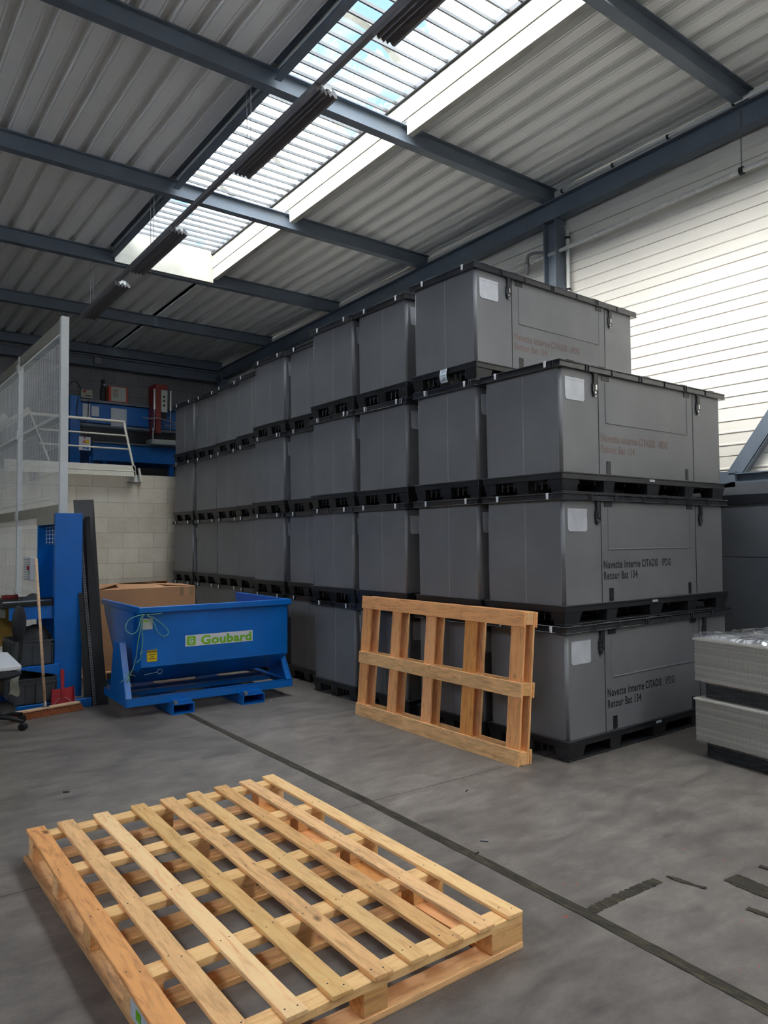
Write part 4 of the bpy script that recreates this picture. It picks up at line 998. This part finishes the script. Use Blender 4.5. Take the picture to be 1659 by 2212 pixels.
# ------------------------------------------------------------------ workstation and things at the left
ws = empty('workstation', (0, 0, 0), 0, 'blue steel workstation with beige header and tall side panel', 'workbench')
B('side_panel', MB().box(-2.405, -2.150, 4.30, 4.34, 0.08, 1.89), M_BLUE, ws, bevel=0.003)
B('side_panel', MB().box(-2.405, -2.240, 5.02, 5.06, 0.08, 1.89), M_BLUE, ws, bevel=0.003)
B('back_panel', MB().box(-2.26, -2.24, 4.34, 5.02, 0.9, 1.60), M_BLUED, ws)
B('header_panel', MB().box(-2.42, -2.40, 4.34, 5.02, 1.78, 1.885), M_BEIGE, ws); B('top_cover', MB().box(-2.40, -2.24, 4.34, 5.02, 1.86, 1.885), M_BEIGE, ws)
m = MB()
for k in range(6): m.box(-2.33, -2.325, 4.34+k*0.13, 4.345+k*0.13, 1.58, 1.76)
for z in (1.60, 1.64, 1.68, 1.72, 1.76): m.box(-2.33, -2.325, 4.34, 5.02, z, z+0.004)
B('wire_rack', m, M_PAPER, ws)
B('worktop', MB().box(-2.86, -2.26, 4.34, 5.30, 0.985, 1.02), M_BLACK, ws); B('apron', MB().box(-2.80, -2.40, 4.35, 4.37, 0.86, 0.985), M_BLUE, ws)
q = B('drawer', MB().box(-2.87, -2.75, 4.80, 5.28, 0.85, 0.96), M_BEIGE, ws); B('handle', MB().box(-2.88, -2.87, 4.95, 5.12, 0.92, 0.93), M_BLUED, q)
for y in (4.12, 4.90): B('foot', MB().box(-2.77, -2.10 if y < 4.5 else -2.25, y, y+0.07, 0.0, 0.085), M_BLUE, ws, bevel=0.004)
B('shelf', MB().box(-2.78, -2.36, 4.22, 5.0, 0.40, 0.425), M_BLUED, ws); B('shelf_bracket', MB().prism([(-2.68, 0.42), (-2.38, 0.42), (-2.38, 0.335), (-2.42, 0.335), (-2.68, 0.395)], 0.01, Matrix.Translation((0, 4.22, 0)) @ Matrix.Rotation(PI/2, 4, 'X')), M_BLUE, ws)
def crate(x, y, z, w, d, h, lab, rz=0.0):
    r_ = empty('storage_crate', (x, y, z), rz, lab, 'crate', 'charcoal plastic crates at the workstation'); m = MB(); t = 0.008
    m.box(-w/2, w/2, -d/2, -d/2+t, 0, h).box(-w/2, w/2, d/2-t, d/2, 0, h).box(-w/2, -w/2+t, -d/2, d/2, 0, h).box(w/2-t, w/2, -d/2, d/2, 0, h).box(-w/2, w/2, -d/2, d/2, 0, t)
    B('tub', m, M_CRATE, r_); m = MB()
    for zz in (h-0.012, h-0.05):
        m.box(-w/2-0.01, w/2+0.01, -d/2-0.01, -d/2, zz, zz+0.01).box(-w/2-0.01, -w/2, -d/2, d/2, zz, zz+0.01).box(w/2, w/2+0.01, -d/2, d/2, zz, zz+0.01)
    k = -w/2
    while k <= w/2+0.001: m.box(k-0.003, k+0.003, -d/2-0.008, -d/2, 0.0, h-0.05); k += w/4
    k = -d/2
    while k <= d/2+0.001: m.box(-w/2-0.008, -w/2, k-0.003, k+0.003, 0, h-0.05); k += d/3
    B('rim', m, M_CRATE, r_); return r_
crate(-2.60, 4.52, 0.425, 0.34, 0.5, 0.24, 'charcoal plastic crate on the blue workstation shelf')
crate(-2.60, 4.54, 0.085, 0.36, 0.78, 0.24, 'charcoal plastic crate on the workstation feet, under the shelf')
bb = empty('bin_bag', (-2.55, 4.5, 0.64), 0, 'bulging black bag in the crate on the workstation shelf', 'bag')
m = MB(); m.grid(20, 12, lambda a, b: (0.16*math.cos(a*2*PI)*math.cos(b*PI/2), 0.2*math.sin(a*2*PI)*math.cos(b*PI/2), 0.15*math.sin(b*PI/2)*(1+0.2*noise.noise(V((a*5, b*4, 0)))))); B('bag', m, M_BLACK, bb, smooth=True)
tc_ = empty('tool_case', (-2.58, 4.42, 0.33), 0.2, 'black power tool case lying in the lowest crate', 'tool case'); B('case', MB().box(-0.15, 0.15, -0.10, 0.10, 0, 0.05), M_BLACK, tc_, bevel=0.015, seg=2); B('handle', MB().tube(spl([(-0.06, -0.09, 0.05), (-0.05, -0.11, 0.09), (0.05, -0.11, 0.09), (0.06, -0.09, 0.05)], 5), 0.012, 8), M_BLACK, tc_)
sc_ = MB(); sc_.prism([(-0.22, 0.0), (0.24, 0.09), (0.24, 0.12), (-0.20, 0.035)], 0.008, Matrix.Translation((-2.62, 4.45, 1.022))); tag(B('paper_pad', sc_, M_PAPER), 'long white paper strip lying on the black worktop', 'paper')
p_ = empty('headphones', (-2.72, 4.75, 1.02), 0, 'dark red cable coil on the worktop of the blue workstation', 'cable coil'); B('coil', MB().tube([(0.07*math.cos(a), 0.07*math.sin(a), 0.02+0.012*a/6) for a in [k*PI/6 for k in range(36)]], 0.01, 6), M_DKRED, p_)
p_.name = 'cable_coil'
gb = MB(); gb.grid(10, 6, lambda a, b: (-2.62+0.2*a, 4.62+0.15*b, 1.022+0.07*math.sin(a*PI)*math.sin(b*PI)+0.0)); tag(B('work_gloves', gb, M_CRATE, smooth=True), 'heap of dark grey work gloves on the black worktop', 'gloves')
# chair
ch = empty('office_chair', (-3.03, 3.74, 0), -0.45, 'black swivel office chair with oval backrest between table and workstation', 'chair')
m = MB(); m.grid(16, 12, lambda a, b: (0.20+0.035*math.cos(a*2*PI)*math.sin(b*PI)-0.05*(b-0.5)**2, 0.19*math.sin(a*2*PI)*math.sin(b*PI), 0.90+0.155*math.cos(b*PI)))
B('backrest', m, M_CHAIR, ch, smooth=True)
B('back_stem', MB().tube(spl([(0.215, 0, 0.78), (0.21, 0, 0.66), (0.18, 0, 0.52), (0.05, 0, 0.43)], 6), 0.016, 8), M_BLACK, ch)
m = MB(); m.grid(20, 8, lambda a, b: (0.22*math.cos(a*2*PI)*math.sin(b*PI), 0.22*math.sin(a*2*PI)*math.sin(b*PI), 0.46+0.04*math.cos(b*PI))); B('seat', m, M_CHAIR, ch, smooth=True)
B('gas_lift', MB().tube([(0, 0, 0.10), (0, 0, 0.43)], 0.028, 10), M_BLACK, ch)
for k in range(5):
    a = k*2*PI/5-0.35; c_, s_ = math.cos(a), math.sin(a)
    q = B('base_arm', MB().tube([(0, 0, 0.11), (0.15*c_, 0.15*s_, 0.10), (0.28*c_, 0.28*s_, 0.07)], [0.028, 0.022, 0.016], 8), M_BLACK, ch, smooth=True)
    B('caster', MB().tube([(0.28*c_-0.025*s_, 0.28*s_+0.025*c_, 0.03), (0.28*c_+0.025*s_, 0.28*s_-0.025*c_, 0.03)], 0.03, 12), M_BLACK, q)
# white table, right corner in view
tb = empty('white_table', (0, 0, 0), 0, 'white laminate table top entering at the left edge of the view', 'table')
pts = []; r = 0.03; x0, x1, y0, y1 = -4.6, -3.115, 2.20, 3.0
mtb = MB().prism([(x0, y0), (x1-r, y0), (x1-r*0.3, y0+r*0.3), (x1, y0+r), (x1+0.05, y1-r), (x1+0.02, y1), (x0, y1)], 0.025, Matrix.Translation((0, 0, 0.725)))
B('table_top', mtb, M_TABLE, tb, bevel=0.003)
for (x, y) in ((-4.5, 2.3), (-3.75, 2.3), (-4.5, 2.9), (-3.75, 2.9)): B('leg', MB().box(x-0.02, x+0.02, y-0.02, y+0.02, 0, 0.725), M_LAMP, tb)
rg = MB(); ra, rb = on(38, 1436, 1, 4.0), on(22, 1502, 1, 4.0)
rg.grid(6, 16, lambda a, b: (ra.x+(rb.x-ra.x)*b-0.02+0.05*a*(0.6+b)+0.008*math.sin(b*9), 4.0-0.05*a, ra.z+(rb.z-ra.z)*b+0.012*math.sin(a*6)))
tag(B('cleaning_rag', rg, M_RAG, smooth=True), 'dirty white rag hanging beside the charcoal crates', 'rag')
gnb = empty('recycling_bin', (-3.05, 4.75, 0), 0, 'lime green topped grey bin behind the white table', 'bin'); B('lid', MB().box(-0.35, 0.13, -0.15, 0.15, 0.55, 0.68), M_GREENBIN, gnb); B('body', MB().box(-0.33, 0.11, -0.13, 0.13, 0, 0.55), M_CRATE, gnb)
yb_ = MB(); yb_.box(-3.6, -2.72, 5.9, 6.2, 0, 0.50)
ob = empty('yellow_trestle', (0, 0, 0), 0, 'ochre yellow boards standing low behind the fence base', 'boards')
for k in range(5): B('board', MB().box(-3.55+k*0.17, -3.41+k*0.17, 5.5, 5.54, 0, 0.55+0.03*(k % 2)), M_OCHRE, ob)
B('board', MB().box(-2.70, -2.45, 5.35, 5.38, 0.5, 0.92), M_OCHRE, ob)
# broom
br_ = empty('push_broom', (0, 0, 0), 0, 'wide push broom with pale handle leaning on the blue workstation', 'broom')
h0, h1 = V((-2.880, 3.915, 0)), V((-2.200, 4.055, 0)); hd2 = (h1-h0).normalized(); hm = (h0+h1)/2
B('head', MB().bar(h0+V((0, 0, 0.072)), h1+V((0, 0, 0.072))-hd2*0.04, 0.06, 0.018), W_DOWEL, br_, bevel=0.003)
m = MB(); ps = V((hd2.y, -hd2.x, 0))
for k in range(46):
    for j in (-1, 0, 1):
        c_ = h0+hd2*(0.02+k*0.0142)+ps*j*0.017+V((0, 0, 0.064)); e_ = c_+ps*(0.012+j*0.008)+hd2*(0.02+random.uniform(-.004, .004)); e_.z = 0.001
        m.tube([c_, e_], [0.006, 0.0095], 5)
B('bristles', m, M_BRISTLE, br_)
hb_ = on(95, 1520, 2, 0.08); ht = on(78, 1207, 1, 4.30); hb_ = h0+hd2*0.33+V((0, 0, 0.078))
B('handle', MB().tube([hb_, hb_.lerp(ht, 0.5), ht], 0.0135, 10), W_DOWEL, br_, smooth=True)
B('socket', MB().tube([hb_-V((0, 0, 0.0)), hb_.lerp(ht, 0.04)], 0.018, 10).bar(hb_-hd2*0.03+V((0, 0, 0.006)), hb_+hd2*0.03+V((0, 0, 0.006)), 0.05, 0.004), M_CHROME, br_)
# dustpan
dpn = empty('dustpan', (-2.375, 4.15, 0.085), 0, 'red metal dustpan leaning upright on the blue workstation side', 'dustpan'); dpn.location = (-2.375, 4.09, 0.004)
mtx = Matrix.Rotation(PI/2-0.12, 4, 'X')
m = MB(); m.prism([(-0.112, 0.0), (0.112, 0.0), (0.098, 0.215), (0.02, 0.205), (-0.02, 0.205), (-0.100, 0.205)], 0.004, mtx)
for s_ in (-1, 1): m.prism([(s_*0.112, 0.0), (s_*0.098, 0.215), (s_*0.094, 0.215), (s_*0.106, 0)], 0.03, mtx)
B('pan', m, M_RED, dpn); B('handle', MB().prism([(-0.014, 0.10), (0.014, 0.10), (0.017, 0.36), (0.012, 0.385), (-0.012, 0.385), (-0.017, 0.36)], 0.014, mtx), M_RED, dpn, bevel=0.002)
B('crease_line', MB().tube([(mtx @ V((0.085*math.cos(a), 0.02+0.10*math.sin(a), 0.005))) for a in [PI*k/16 for k in range(17)]], 0.0022, 5), M_PAPER, dpn)
# emergency lamp on the fence
p_ = V((-2.26, 6.05, 0)); q_ = on(65, 1228, 0, -2.23); el = empty('emergency_light', (-2.24, q_.y, q_.z), 0, 'clear ribbed emergency lamp with red button fixed to the mesh fence', 'lamp')
m = MB(); m.box(-0.03, 0.03, -0.16, 0.16, -0.14, 0.14); B('cover', m, M_LABEL, el, bevel=0.01)
m = MB()
for k in range(9): m.box(-0.036, -0.03, -0.13, 0.13, -0.12+k*0.029, -0.105+k*0.029)
B('lens_rib', m, M_WHITE, el); B('red_button', MB().tube([(-0.05, -0.12, 0.01), (-0.03, -0.12, 0.01)], 0.025, 10), M_RED, el)
# leaning dark panels
def slab(name, bl, br, tl, trr, th_, mat, lab, cat='panel', grp='dark panels leaning by the workstation'):
    m = MB(); n_ = (V(br)-V(bl)).cross(V(tl)-V(bl)).normalized()*th_
    if n_.y < 0: n_ = -n_
    q = [m.bm.verts.new(V(p)+e) for e in (V((0, 0, 0)), n_) for p in (bl, br, trr, tl)]
    for f in ((0, 1, 2, 3), (7, 6, 5, 4), (0, 4, 5, 1), (1, 5, 6, 2), (2, 6, 7, 3), (3, 7, 4, 0)): m.bm.faces.new([q[i] for i in f])
    o = B(name, m, mat); tag(o, lab, cat, grp); return o
slab('leaning_panel', (-2.12, 4.20, 0.0), (-1.945, 4.16, 0.0), (-2.20, 4.46, 2.03), (-2.00, 4.46, 2.04), 0.03, M_GRAPH, 'tallest graphite grey panel leaning beside the blue side panel')
slab('leaning_panel', (-2.075, 4.13, 0), (-1.945, 4.10, 0), (-2.105, 4.38, 1.86), (-2.065, 4.36, 1.86), 0.02, M_BLACK, 'narrow black profile in front of the tallest graphite panel')
slab('leaning_panel', (-2.16, 4.15, 0), (-2.09, 4.13, 0), (-2.19, 4.28, 1.10), (-2.15, 4.26, 1.10), 0.02, M_BLACK, 'short black plank leaning lowest beside the blue side panel')
st_ = slab('slotted_strip', (-2.085, 4.115, 0), (-2.06, 4.11, 0), (-2.15, 4.36, 1.50), (-2.125, 4.355, 1.50), 0.004, M_LAMP, 'thin grey perforated metal strip leaning on the black panels', 'metal strip')
m = MB(); a_, b_ = V((-2.0725, 4.108, 0)), V((-2.1375, 4.352, 1.5))
for k in range(60):
    c_ = a_.lerp(b_, (k+0.5)/60); m.box(c_.x-0.006, c_.x+0.006, c_.y-0.003, c_.y+0.003, c_.z-0.006, c_.z+0.006)
B('slot_holes', m, M_BLACK, st_)
# trolley wheel entering at the left
tw = empty('trolley', (-3.42, 1.66, 0), 0, 'black trolley wheel just entering at the left edge of the view', 'trolley')
wh = B('wheel', MB().tube([(0, -0.02, 0.068), (0, 0.02, 0.068)], 0.068, 24), M_BLACK, tw, bevel=0.006); B('fork', MB().box(-0.02, 0.02, -0.035, -0.025, 0.05, 0.16).box(-0.02, 0.02, 0.025, 0.035, 0.05, 0.16).box(-0.03, 0.03, -0.035, 0.035, 0.15, 0.16), M_LAMP, wh)
B('platform', MB().box(-0.75, 0.02, -0.25, 0.25, 0.16, 0.19), M_BLACK, tw)

# ------------------------------------------------------------------ light
w = bpy.data.worlds.new('world'); bpy.context.scene.world = w; w.use_nodes = True; nt = w.node_tree; nt.nodes.clear()
out = nt.nodes.new('ShaderNodeOutputWorld'); bg = nt.nodes.new('ShaderNodeBackground')
tc = nt.nodes.new('ShaderNodeTexCoord'); nz = nt.nodes.new('ShaderNodeTexNoise'); nz.inputs['Scale'].default_value = 5.0; nz.inputs['Detail'].default_value = 6
rp = nt.nodes.new('ShaderNodeValToRGB'); e = rp.color_ramp.elements
e[0].position = 0.44; e[0].color = (0.03, 0.05, 0.08, 1); e[1].position = 0.54; e[1].color = (0.88, 0.94, 1.0, 1)
nt.links.new(tc.outputs['Generated'], nz.inputs['Vector']); nt.links.new(nz.outputs['Fac'], rp.inputs[0]); sxyz = nt.nodes.new('ShaderNodeSeparateXYZ'); nt.links.new(tc.outputs['Generated'], sxyz.inputs[0])
lt = nt.nodes.new('ShaderNodeMath'); lt.operation = 'LESS_THAN'; lt.inputs[1].default_value = 0.0; nt.links.new(sxyz.outputs['Z'], lt.inputs[0])
mx = nt.nodes.new('ShaderNodeMix'); mx.data_type = 'RGBA'; mx.inputs[7].default_value = (0.95, 0.90, 0.82, 1)
nt.links.new(lt.outputs[0], mx.inputs[0]); nt.links.new(rp.outputs[0], mx.inputs[6]); nt.links.new(mx.outputs[2], bg.inputs[0])
bg.inputs[1].default_value = 10.0
nt.links.new(bg.outputs[0], out.inputs[0])
def portal(name, loc, rot, sx, sy):
    l = bpy.data.lights.new(name, 'AREA'); l.shape = 'RECTANGLE'; l.size = sx; l.size_y = sy; l.cycles.is_portal = True
    o = bpy.data.objects.new(name, l); COL.objects.link(o); o.location = loc; o.rotation_euler = rot; return o
portal('rooflight_portal', ((SX0+SX1)/2, 0.1, zu(0.1)+1.05), (-math.atan(SL), 0, 0), 1.7, 15.2)
sl = bpy.data.lights.new('sun', 'SUN'); sl.energy = 29.0; sl.angle = math.radians(56); sl.color = (1.0, 0.97, 0.93)
portal('added_window_portal', (XL-0.25, -1.0, 4.8), (0, -PI/2, 0), 1.4, 12.0)  # guides sky light through the added left window
so = bpy.data.objects.new('sun', sl); COL.objects.link(so); so.rotation_euler = V((1.0, 0.12, -0.47)).to_track_quat('-Z', 'Y').to_euler()
sc = bpy.context.scene
sc.view_settings.view_transform = 'Standard'; sc.view_settings.look = 'None'; sc.view_settings.gamma = 1.0; sc.view_settings.use_curve_mapping = False
sc.view_settings.exposure = 1.0
sc.cycles.max_bounces = 10; sc.cycles.diffuse_bounces = 7; sc.cycles.transparent_max_bounces = 16; sc.cycles.use_denoising = True
sc.cycles.sample_clamp_indirect = 6.0; sc.cycles.caustics_reflective = False; sc.cycles.caustics_refractive = False
